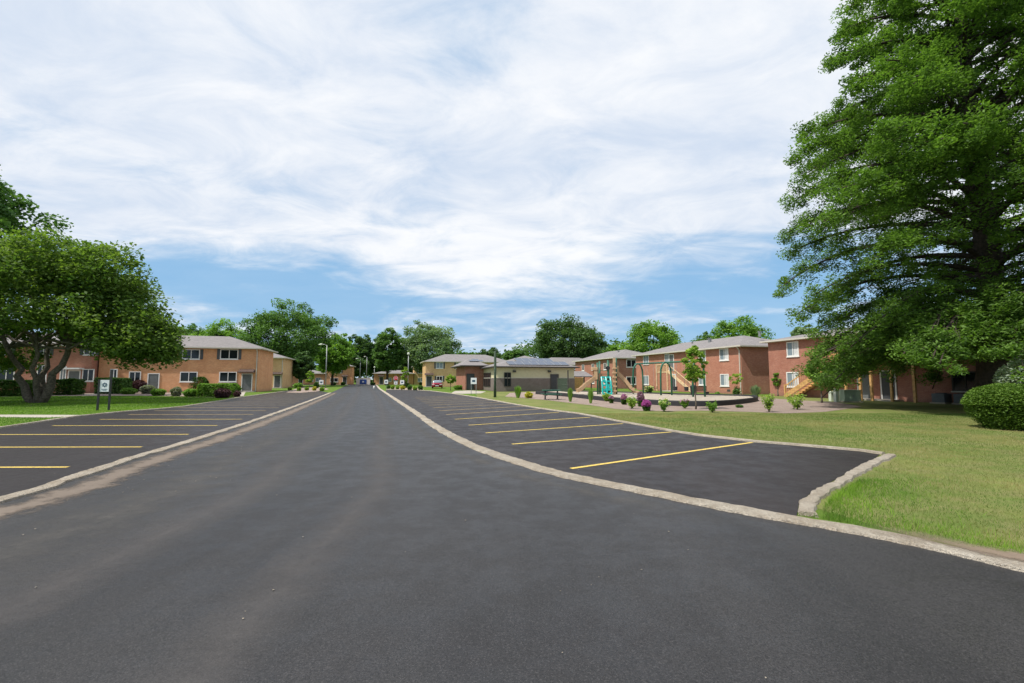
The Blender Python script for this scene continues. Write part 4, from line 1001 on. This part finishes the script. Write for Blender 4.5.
# far beds: rows of small shrubs
Fb = 'small shrubs in the far planting beds'
k = 0
for px, py, ws, hs_, mt_ in [(289, 390.6, 3.5, 3, 'leaf_lime'), (298, 391.2, 4, 3.5, 'leaf_lime'), (306, 390.6, 3.5, 3, 'leaf_lime'), (313.5, 390.8, 4, 3.5, 'leaf_yellow'), (321, 391.2, 5, 3.5, 'leaf_lime'), (296, 388.4, 9, 5, 'leaf_bright'), (315, 388.3, 6, 5.5, 'leaf_mid'),
                        (388, 388.9, 4, 3.5, 'leaf_mid'), (392, 389.4, 4, 3.5, 'leaf_lime'), (397, 389.5, 3.5, 3, 'leaf_lime'), (402, 389.8, 5, 3.5, 'leaf_yellow'), (409, 390, 5, 4.5, 'leaf_mid'), (414.5, 390.3, 4.5, 3.2, 'leaf_lime'), (420, 390.2, 5, 4.5, 'leaf_mid'), (405, 388, 7, 5, 'leaf_mid')]:
    side = 'left' if px < 350 else 'right'; cnt = ['first', 'second', 'third', 'fourth', 'fifth', 'sixth', 'seventh', 'eighth'][k % 7 if px < 350 else (k - 7) % 8]
    bush('small %s shrub, %s in the far %s planting bed' % ({'leaf_lime': 'yellow green', 'leaf_yellow': 'yellowish', 'leaf_bright': 'bright green', 'leaf_mid': 'dark green'}[mt_], cnt, side), px, py, ws, hs_, mt_, 'shrub', 60 + k, n=420, group=Fb); k += 1
for px, lb in ((333, 'small bush under the far two-storey house window'), (342, 'wider bush under the far two-storey house, beside its door'), (372, 'rounded bush right of the white sign wall'), (421, 'dark bush at the left corner of the yellow brick house')):
    bush(lb, px, 385.2, 5, 2.6, 'leaf_mid', 'shrub', 90 + px, n=300, group='bushes at the far houses')
# saplings
def sapling(label, px, ybase, top, wpx, mat, seed, crown_lo, tr=.03, ncl=45, per=55, leaf=.05, name='young_tree', dark='bark'):
    g = G(px, ybase); t = V(px, top, g.y).z; lo = V(px, crown_lo, g.y).z; r = wpx * g.y / F_PX / 2
    return tree(name, label, (g.x, g.y), t, r, mat, cz=(t + lo) / 2, rz=(t - lo) / 2, nclump=ncl, per=per, clump=.2, leaf=leaf, seed=seed, tr=tr, limbs=5, cat='young tree', group='young trees', bark=dark)
sapling('young bright green tree in front of the swings', 696, 409.4, 340, 26, 'leaf_lime', 101, 393, .045, 58, 70, .065)
sapling('thin yellow green sapling before the brick block downspout', 738, 398, 369, 15, 'leaf_lime', 102, 388, .025, 22, 22, .08)
sapling('small round headed tree left of the right block windows', 778.5, 396, 371, 12, 'leaf_bright', 103, 389, .10, 34, 50, .08)
sapling('yellow green sapling in the far left planting bed', 309, 388.4, 370, 9, 'leaf_lime', 104, 385, .05, 30, 30, .16)
sapling('yellow green sapling beside the right lamp post', 405, 388, 366, 9, 'leaf_lime', 105, 385, .05, 34, 30, .16)
sapling('slim yellow green sapling before the yellow brick house', 450.5, 390.5, 373, 10, 'leaf_lime', 106, 386, .05, 34, 30, .14)
sapling('small leafy tree by the wooden stair under the big conifer', 822, 403, 357, 30, 'leaf_bright', 107, 387, .06, 70, 70, .08)

# grass blades --------------------------------------------------------------------
def inside(P, poly):
    x, y = P[:, 0], P[:, 1]; c = np.zeros(len(P), bool); n = len(poly); j = n - 1
    for i in range(n):
        xi, yi = poly[i]; xj, yj = poly[j]
        if yi != yj: c ^= ((yi > y) != (yj > y)) & (x < (xj - xi) * (y - yi) / (yj - yi) + xi)
        j = i
    return c
def vnoise(P, s, seed):
    return np.array([mnoise.noise(Vector((a * s, b * s, seed))) for a, b in P[:, :2]])
def blades(name, label, n, xr, yr, holes, mat, hmin, hmax, wid, tintbase, seed, pw=1.6, near=None):
    rg = np.random.default_rng(seed)
    yy = yr[0] + (yr[1] - yr[0]) * rg.uniform(0, 1, n) ** pw; xx = rg.uniform(0, 1, n) * (xr[1] - xr[0]) + xr[0]
    P = np.stack([xx, yy], 1); vis = (np.abs(xx) < yy * 1.22 + .6); P = P[vis]
    for hpoly in holes: P = P[~inside(P, hpoly)]
    if near is not None:
        L = np.array([(q.x, q.y) for q in near]); dm = np.min(np.hypot(P[:, None, 0] - L[None, :, 0], P[:, None, 1] - L[None, :, 1]), axis=1); P = P[dm < .30 + rg.exponential(.28, len(P))]
    n = len(P); nz = vnoise(P, .5, seed) + .6 * vnoise(P, 1.9, seed + 3)
    h = rg.uniform(hmin, hmax, n) * (1 + .5 * nz); dist = P[:, 1]; wd = wid * (0.6 + dist / 14)
    a = rg.uniform(0, 2 * np.pi, n); b_ = rg.uniform(0, 2 * np.pi, n); ln = rg.uniform(.1, .9, n) * h
    base = np.concatenate([P, np.zeros((n, 1))], 1); wv_ = np.stack([np.cos(a), np.sin(a), 0 * a], 1) * wd[:, None]
    tip = base + np.stack([np.cos(b_) * ln, np.sin(b_) * ln, h], 1)
    v = np.stack([base - wv_, base + wv_, tip], 1)
    tint = np.clip(tintbase + nz * .9 + .5 * np.clip(vnoise(P, .16, seed + 9) * 2, -.6, .8) + rg.uniform(-.25, .25, n), 0, 1)
    return tag(rawmesh(name, v, mat, None, tint), label, 'grass', kind='stuff')
roadpoly = [(p.x, p.y) for p in LK] + [(p.x, p.y) for p in RK]
kerbN = offset(RK[i1 - 2:], -0.28)
kerb_poly = [(p.x, p.y) for p in RK[i1 - 2:]] + [(p.x, p.y) for p in kerbN[::-1]]
end_o = [Vector((p.x, p.y, 0)) for p in [G(885, 455.5)] + EE]; eo = offset(end_o, -0.27)
end_poly = [(p.x, p.y) for p in end_o] + [(p.x, p.y) for p in eo[::-1]]
fo = offset(FE, -.2); far_poly = [(p.x, p.y) for p in FE] + [(p.x, p.y) for p in fo[::-1]]
holes = [roadpoly, lotR, kerb_poly, end_poly, far_poly, bed]
blades('grass', 'dry patchy short grass on the right lawn', 420000, (3.4, 27), (3.4, 22), holes, 'blade_dry', .018, .048, .0035, .40, 3, 1.5)
e_ = [p for p in end_o]
blades('grass', 'lush taller grass along the near right kerb', 60000, (3.2, 8), (3.2, 7.6), holes, 'blade_lush', .035, .09, .0034, .4, 5, 1.0, near=resample(RK[i1:] , .15) + resample(end_o[2:], .15))
lotLp = lotL
pathp = [tuple(G(*p)[:2]) for p in [(-60, 417.0), (50, 417.6), (78, 416.8), (97, 415.2), (60, 415.0), (-60, 414.6)]]
blades('grass', 'lush green mown grass on the left lawn', 120000, (-48, -14), (15, 44), [lotLp, roadpoly, pathp], 'blade_lush', .03, .06, .006, .45, 7, 1.3)

# loose grit on the road
rg = np.random.default_rng(9); mb = MB()
for i in range(150):
    if i < 110:
        p = LK[rg.integers(20, min(j1, 75))]; x = p.x + rg.normal() * .9 + 1.2; y = p.y + rg.uniform(-.6, .6)
    else: y = rg.uniform(1.9, 9); x = rg.uniform(-.9, .55) * y
    s = rg.uniform(.003, .0085)
    bmesh.ops.create_icosphere(mb.bm, subdivisions=1, radius=s, matrix=Matrix.Translation((x, y, .014 + s * .3)) @ Matrix.Diagonal((1.3, .9, .6, 1)))
tag(mb.build('loose_gravel', 'concrete'), 'pale loose grit scattered on the road', 'gravel', kind='stuff')

# ------------------------------------------------------------------ playground
Zs = 0.22
ud = Vector((0.30, -1, 0)).normalized()
pg = V(606, 379, 43.5)
pz = empty('play_structure', 'climbing tower with two tan slides, green posts and a teal climber', 'play structure', (pg.x, pg.y, Zs))
X = lambda px: (px - 606) * 43.5 / F_PX
def ZP(py): return V(606, py, 43.5).z - Zs
posts = [(596.5, -.6, 362.8), (601, .6, 361), (606.8, -.6, 360.5), (610, .6, 361.5), (614.8, -.6, 358.5), (616.5, .7, 360)]
for px, y, t_ in posts:
    MB().tube([(X(px), y, -.05), (X(px), y, ZP(t_))], .09, 10).build('post', 'green_metal', pz, True)
MB().box(X(595.5), X(609), -.65, .65, 1.25, 1.33).build('platform', 'brown_plastic', pz)
MB().box(X(609), X(617), -.65, .75, 1.55, 1.63).build('platform', 'brown_plastic', pz)
def slide(top, bot, wid, mat='tan_plastic'):
    t, b = Vector(top), Vector(bot); mid = t.lerp(b, .82); mid.z = b.z + .12
    pts = [t, t + (b - t) * .06 + Vector((0, 0, 0.0)), t.lerp(b, .5), mid, b]
    mb = MB()
    for a, c in zip(pts[:-1], pts[1:]):
        mb.bar(a, c, wid, .05)
        for sg in (-1, 1):
            off = Vector((0, sg * wid / 2, .13)); mb.bar(a + off, c + off, .07, .30)
    return mb.build('slide', mat, pz)
slide((X(594.5), -.35, 1.45), (X(575.5), -.9, .22), .62)
MB().box(X(591), X(596.4), -.75, -.0, ZP(370.4), ZP(367.4), .05).box(X(593), X(596.3), -.7, -.62, 1.4, ZP(370)).box(X(593), X(596.3), -.1, -.02, 1.4, ZP(370)).build('slide_hood', 'tan_plastic', pz)
slide((X(617), 0, 1.9), (X(632.8), -.1, .30), .75)
MB().box(X(632), X(637.5), -.45, .35, .12, .32, .05).build('slide_end', 'tan_plastic', pz)
MB().box(X(616), X(618.2), -.4, .45, 1.6, ZP(366), .06).build('slide_hood', 'tan_plastic', pz)
mb = MB()   # teal climber: curved panel with holes cut as bars
cx0, cx1 = X(600), X(608.6)
for sx in (cx0, (cx0 + cx1) / 2, cx1):
    mb.tube([(sx, -1.25, 0), (sx, -1.15, .6), (sx, -.95, 1.2), (sx, -.7, 1.62)], .085, 8)
for z, y in ((.08, -1.24), (.45, -1.19), (.85, -1.08), (1.22, -.95), (1.6, -.72)): mb.bar((cx0, y, z), (cx1, y, z), .10, .17)
mb.bar((cx0 + .2, -1.19, .25), (cx1 - .2, -1.05, .95), .06, .2).bar((cx1 - .2, -1.15, .55), (cx0 + .2, -.85, 1.4), .06, .2)
mb.build('climber', 'teal_plastic', pz)
mb = MB(); mb.box(X(611.2), X(613.4), -1.0, -.8, 0, ZP(358.6)); 
mb.build('climbing_pillar', 'tan_plastic', pz)
for k in range(6): MB().box(X(610.4), X(614.2), -1.12, -.68, .25 + k * .42, .40 + k * .42, .03).build('climbing_step', 'tan_plastic', pz)
MB().box(X(596.5), X(601), -.66, -.60, 1.33, 1.95).build('barrier', 'brown_plastic', pz)
for z in (1.9, 2.25): MB().bar((X(601), .6, z), (X(610), .6, z), .04).build('rail', 'green_metal', pz)
MB().box(X(614.8), X(616.5), -.62, -.56, 1.63, 2.5).build('barrier', 'tan_plastic', pz)
MB().tube([(X(606.5), -.62, 2.45), (X(606.5), -.75, 2.45)], .2, 12).build('steering_wheel', 'black_metal', pz)
# low climber arches right of the slides (small brown tunnel)
# swings
P1, P2, P3 = V(638, 379, 44.5), V(666, 379, 40.6), V(698.5, 379, 36.9)
for p in (P1, P2, P3): p.z = 0
ctr = (P1 + P3) / 2
sw = empty('swing_set', 'green steel arched swing set with black seats on the wood chips', 'swing set', (ctr.x, ctr.y, Zs))
hb = 2.9
ax = (P3 - P1).normalized(); 
MB().tube([P1 - ctr - ax * .45 + Vector((0, 0, hb)), P3 - ctr + ax * .3 + Vector((0, 0, hb))], .075, 10).build('top_beam', 'green_metal', sw, True)
acr = Vector((1, .1, 0)).normalized()
for P in (P1, P2, P3):
    for sg in (-1, 1):
        w0 = .50
        pts = [P - ctr + acr * sg * w0 + Vector((0, 0, -.05)), P - ctr + acr * sg * w0 * .98 + Vector((0, 0, 1.6)), P - ctr + acr * sg * w0 * .9 + Vector((0, 0, 2.3)), P - ctr + acr * sg * w0 * .62 + Vector((0, 0, 2.72)), P - ctr + acr * sg * w0 * .2 + Vector((0, 0, hb + .0)), P - ctr + acr * sg * .01 + Vector((0, 0, hb + .01))]
        MB().tube(pts, .08, 10).build('leg', 'green_metal', sw, True)
for A, B_, kind in ((P2, P3, 'bucket'), (P1, P2, 'belt')):
    for t_ in (.30, .64):
        c = A.lerp(B_, t_) - ctr
        for sg in (-1, 1):
            o = ax * sg * .22; MB().tube([c + o + Vector((0, 0, hb)), c + o * .95 + Vector((0, 0, .78))], .012, 5).build('chain', 'metal_galv', sw)
        if kind == 'bucket':
            mb = MB(); mb.tube([c + Vector((0, 0, .45)), c + Vector((0, 0, .5)), c + Vector((0, 0, .78))], [.13, .17, .19], 10)
        else:
            mb = MB(); mb.obox(c + Vector((0, 0, .55)), ax, Vector((-ax.y, ax.x, 0)), Vector((0, 0, 1)), .2, .08, .012)
            for sg in (-1, 1): mb.bar(c + ax * sg * .19 + Vector((0, 0, .55)), c + ax * sg * .22 + Vector((0, 0, .8)), .12, .02)
        mb.build('seat', 'black_rubber', sw)
# bench beyond the swings and bin
g = G(707, 397.2)
be = empty('park_bench', 'dark metal bench behind the playground border near the brick block', 'bench', (g.x, g.y + 1, 0), .2)
mb = MB(); 
for k in range(4): mb.box(-.8, .8, .02 + k * .11, .11 + k * .11, .43, .46)
mb.build('seat', 'black_metal', be)
mb = MB()
for k in range(4): mb.box(-.8, .8, .47, .5, .55 + k * .11, .63 + k * .11)
mb.build('backrest', 'black_metal', be)
for x in (-.7, .7): MB().box(x - .03, x + .03, .05, .45, 0, .427).build('leg', 'black_metal', be)
g = G(709, 399)
tb = empty('litter_bin', 'slim black litter bin behind the right swing legs', 'litter bin', (g.x, g.y + 3.2, 0))
MB().tube([(0, 0, 0), (0, 0, .05), (0, 0, .9), (0, 0, .95)], [.2, .24, .27, .28], 14).build('body', 'black_metal', tb, True)
MB().tube([(0, 0, .953), (0, 0, 1.0), (0, 0, 1.12)], [.3, .3, .12], 14).build('lid', 'black_metal', tb, True)

# picnic table
g = G(552, 400)
pt = empty('picnic_table', 'green topped picnic table on a black frame at the bed edge', 'picnic table', (g.x, g.y + .6, 0), .1)
MB().box(-.72, .72, -.38, .38, .72, .78, .015).build('table_top', 'green_metal', pt)
for y in (-.75, .75): MB().box(-.72, .72, y - .14, y + .14, .43, .47, .012).build('seat', 'green_metal', pt)
for x in (-.5, .5):
    mb = MB(); mb.box(x - .05, x + .05, -.06, .06, 0.04, .717).box(x - .045, x + .045, -.74, .74, .34, .40).box(x - .05, x + .05, -.45, .45, 0, .05)
    for y in (-.7, .7): mb.box(x - .04, x + .04, y - .04, y + .04, .38, .427)
    mb.build('leg', 'black_metal', pt)

# timber post
g = G(495, 397.4); t_ = V(495, 351, g.y).z
tpst = empty('timber_post', 'tall weathered green timber post at the edge of the right car park', 'post', (g.x, g.y, 0))
MB().tube([(0, 0, -.05), (0.01, 0, t_ * .5), (0.0, 0, t_ - .03), (0, 0, t_)], [.125, .115, .105, .085], 12).build('shaft', 'green_dark_wood', tpst, True)

# utility things at right
def ground_thing(name, label, cat, px, py, rz=0): 
    g = G(px, py); return empty(name, label, cat, (g.x, g.y, 0), rz)
ub = ground_thing('utility_box', 'pale green electrical cabinet in front of the porch posts', 'utility box', 853, 402.4, -.2)
MB().box(-.52, .52, -.02, .75, 0.08, .83, .02).build('cabinet', 'utility_green', ub)
MB().box(-.55, .55, -.05, .78, .832, .88, .015).build('lid', 'utility_green', ub)
MB().box(-.62, .62, -.12, .85, 0, .078).build('base_slab', 'concrete', ub)
MB().box(.02, .06, -.06, -.02, .35, .5).build('handle', 'metal_galv', ub)
for px, py, hh, lb in ((831.5, 401.3, .78, 'short pale cable pedestal left of the taller one under the stair'), (836.5, 402, .98, 'taller pale cable pedestal left of the green cabinet')):
    g = ground_thing('cable_pedestal', lb, 'pedestal', px, py, .2); g['group'] = 'pale pedestals under the stair'
    MB().box(-.13, .13, -.11, .11, 0, hh - .18, .02).build('body', 'pale_plastic', g); MB().tube([(0, 0, hh - .177), (0, 0, hh - .04), (0, 0, hh)], [.16, .15, .06], 10).build('cap', 'pale_plastic', g, True)
for px, py, lb in ((938.5, 404.2, 'grey air conditioner unit nearer the porch, left of its twin'), (961, 405, 'grey air conditioner unit closest to the clipped bush')):
    g = ground_thing('air_conditioner', lb, 'air conditioner', px, py, -1.3 + 1.57); g['group'] = 'air conditioners at the brick wall'
    sx, _ = B1.hit('front', px, 400, 1.1); g.location = B1.o + B1.x * sx - B1.y * 1.15; g.rotation_euler = (0, 0, math.atan2(B1.x.y, B1.x.x))
    mb = MB(); mb.box(-.36, .36, 0, .7, .1, .68, .02); 
    for k in range(9): mb.box(-.365, .365, -.008, .0, .15 + k * .055, .18 + k * .055)
    mb.build('casing', 'ac_grey', g); MB().tube([(0, .35, .682), (0, .35, .72)], .3, 16).build('fan_guard', 'black_metal', g); MB().box(-.45, .45, -.08, .8, 0, .098).build('base_slab', 'concrete', g)

# lawn sign on the left
g = G(103, 410.4); 
ls = empty('lawn_sign', 'white lawn sign with a blue emblem between two black posts', 'sign', (g.x, g.y, 0), math.atan2(-g.x, g.y) * .35)
sX = g.y / F_PX
for x, top in ((-.25, 1.62), (.25, 2.15)): MB().box(x - .04, x + .04, -.04, .04, 0, top, .006).build('post', 'black_metal', ls)
bd_ = MB().box(-.206, .206, -.015, .015, .98, 1.6).build('board', 'sign_white', ls)
mb = MB()
for k in range(8):
    a = k * math.pi / 4; c = Vector((0, -.018, 1.34)); d = Vector((math.cos(a), 0, math.sin(a))); e = Vector((-d.z, 0, d.x))
    mb.prism([c + d * .03, c + d * .075 + e * .035, c + d * .14, c + d * .075 - e * .035], (0, -.003, 0))
mb.build('emblem', 'sign_ink', bd_)
MB().box(-.13, .13, -.021, -.018, 1.10, 1.125).box(-.09, .09, -.021, -.018, 1.05, 1.07).build('lettering', 'sign_ink', bd_)

# small signs
def small_sign(label, px, ybase, ytop, wpx, hpx, two=False, ink='sign_ink', ovr=None, name='parking_sign'):
    g = G(px, ybase); s = g.y / F_PX; zt = V(px, ytop, g.y).z; w_ = wpx * s; h_ = hpx * s
    r = empty(name, label, 'sign', (g.x, g.y, 0), math.atan2(-g.x, g.y) * .5, 'white signs on thin posts')
    for x in ((-w_ * .42, w_ * .42) if two else (0,)): MB().box(x - .03, x + .03, .005, .06, 0, zt - .02).build('post', 'metal_galv', r)
    bd_ = MB().box(-w_ / 2, w_ / 2, -.015, .003, zt - h_, zt).build('board', 'sign_white', r)
    MB().box(-w_ * .26, w_ * .26, -.02, -.015, zt - h_ * .68, zt - h_ * .34).build('marking', ink, bd_)
    return r
small_sign('white sign on two posts before the red brick entrance wing', 473.6, 394.4, 377.8, 5.8, 6.2, True)
small_sign('small white sign in the far left planting bed', 321, 390.2, 380, 4, 4.4)
small_sign('small white sign left of the stop sign', 386, 388.6, 379.8, 3.6, 4)
small_sign('small white sign right of the stop sign', 402, 389, 380.2, 3.9, 4)
small_sign('tiny white sign directly below the stop sign', 395.6, 388.8, 381.6, 3.2, 2.8, name='notice_sign')
g = G(395.6, 388.4); zs = V(395.6, 378.2, g.y).z
ss = empty('stop_sign', 'red octagonal stop sign at the far right of the road', 'stop sign', (g.x, g.y, 0), .15)
MB().box(-.03, .03, .008, .06, 0, zs + .3).build('post', 'metal_galv', ss)
pts8 = [Vector((math.cos(math.pi / 8 + k * math.pi / 4) * .4, -.004, zs + math.sin(math.pi / 8 + k * math.pi / 4) * .4)) for k in range(8)]
MB().prism(pts8, (0, .008, 0)).build('border', 'sign_white', ss)
pl = MB().prism([Vector((p.x * .93, -.010, zs + (p.z - zs) * .93)) for p in pts8], (0, .005, 0)).build('plate', 'stop_red', ss)
text_mesh('lettering', 'STOP', .30, 'sign_white', pl, (0, -.014, zs), (R(90), 0, 0))

# road end sign wall
g = G(361, 384.6)
ew = empty('entrance_wall', 'white wall with a blue panel at the end of the road', 'sign wall', (g.x, 137, 0), .25)
MB().box(-2.0, 2.0, 0, .45, 0, 1.85).build('wall', 'white_paint', ew)
MB().box(-2.1, 2.1, -.06, .51, 1.853, 1.98).build('coping', 'white_paint', ew)
pn = MB().box(-.95, .95, -.06, -.003, .12, 1.5).build('panel', 'sign_blue', ew)
MB().box(-.28, .28, -.07, -.062, .62, 1.05).build('marking', 'sign_white', pn)
g = G(374, 389.6)
bo = empty('bollard', 'short white marker post at the right kerb far down the road', 'bollard', (g.x, g.y, 0))
MB().tube([(0, 0, 0), (0, 0, .5), (0, 0, .58)], [.14, .13, .05], 12).build('shaft', 'white_paint', bo, True)

# lamp posts
def lamp(label, px, Y, top, arm=-1, h=None):
    q_ = V(px, top, Y); hz2 = q_.z
    r = empty('street_lamp', label, 'street lamp', (q_.x, Y, 0), 0, 'tall street lamps along the road')
    MB().tube([(0, 0, 0), (0, 0, hz2 * .5), (0, 0, hz2)], [.11, .085, .06], 10).build('pole', 'metal_galv', r, True)
    if arm:
        MB().tube([(0, 0, hz2 - .1), (arm * .5, 0, hz2 + .12), (arm * 1.0, 0, hz2 + .15)], .035, 6).build('arm', 'metal_galv', r)
        MB().tube([(arm * .85, 0, hz2 + .15), (arm * 1.05, 0, hz2 + .13), (arm * 1.5, 0, hz2 + .08)], [.10, .17, .09], 10).build('lamp_head', 'pale_plastic', r, True)
    else:
        MB().tube([(0, 0, hz2), (0, 0, hz2 + .1), (0, 0, hz2 + .45), (0, 0, hz2 + .5)], [.1, .28, .2, .05], 12).build('lamp_head', 'pale_plastic', r, True)
lamp('tallest lamp post, left of the road before the far row house', 327, 84, 345, -1)
lamp('left lamp post of the pair behind the white sign wall', 360.5, 146, 359, -1)
lamp('right lamp post of the pair behind the white sign wall', 367, 143, 357, -.6)
lamp('lamp post at the right planting bed beside the yellow brick house', 408.5, 88, 355, 0)
lamp('short lamp post right of the white sign wall', 374.5, 141, 368, 0)

# parked car
g = G(436, 388.7)
car = empty('parked_car', 'dark red car parked in front of the yellow brick house', 'car', (g.x, g.y + 1.0, 0), R(8))
def loft(secs):
    mb = MB(); rows = []
    for y, pr_ in secs: rows.append([mb.bm.verts.new((x, y, z)) for x, z in pr_])
    K = len(rows[0])
    for a, b_ in zip(rows[:-1], rows[1:]):
        for k in range(K): mb.bm.faces.new((a[k], a[(k + 1) % K], b_[(k + 1) % K], b_[k]))
    mb.bm.faces.new(rows[0][::-1]); mb.bm.faces.new(rows[-1]); return mb
def prof(w_, z0, z1): return [(-w_ * .96, z0), (-w_, (z0 + z1) / 2), (-w_ * .93, z1), (-w_ * .4, z1 + .04), (w_ * .4, z1 + .04), (w_ * .93, z1), (w_, (z0 + z1) / 2), (w_ * .96, z0)]
o = loft([(-.05, prof(.80, .32, .80)), (.1, prof(.88, .24, .92)), (1.2, prof(.90, .22, .98)), (3.2, prof(.90, .22, 1.0)), (4.3, prof(.87, .24, .92)), (4.45, prof(.78, .32, .75))]).build('body', 'car_red', car, True)
o = loft([(.75, prof(.80, .98, 1.02)), (1.5, prof(.74, .98, 1.40)), (2.2, prof(.72, .98, 1.46)), (3.2, prof(.72, .98, 1.42)), (4.0, prof(.78, .98, 1.02))]).build('cabin', 'glass_pale', car, True)
MB().box(-.6, .6, 1.6, 3.1, 1.49, 1.515).build('roof', 'car_red', car)
for x in (-.82, .82):
    for y in (.9, 3.6):
        wh = MB().tube([(x - .1, y, .32), (x + .1, y, .32)], .32, 18).build('wheel', 'black_rubber', car); MB().tube([(x - .115, y, .32), (x + .115, y, .32)], .19, 12).build('rim', 'metal_galv', wh)
for x in (-.62, .62): MB().box(x - .18, x + .18, -.055, .03, .62, .74, .02).build('headlight', 'sign_white', car)
MB().box(-.3, .3, -.07, -.03, .42, .54).build('number_plate', 'sign_white', car)
MB().box(-.35, .35, -.06, .0, .58, .72).build('grille', 'black_metal', car)
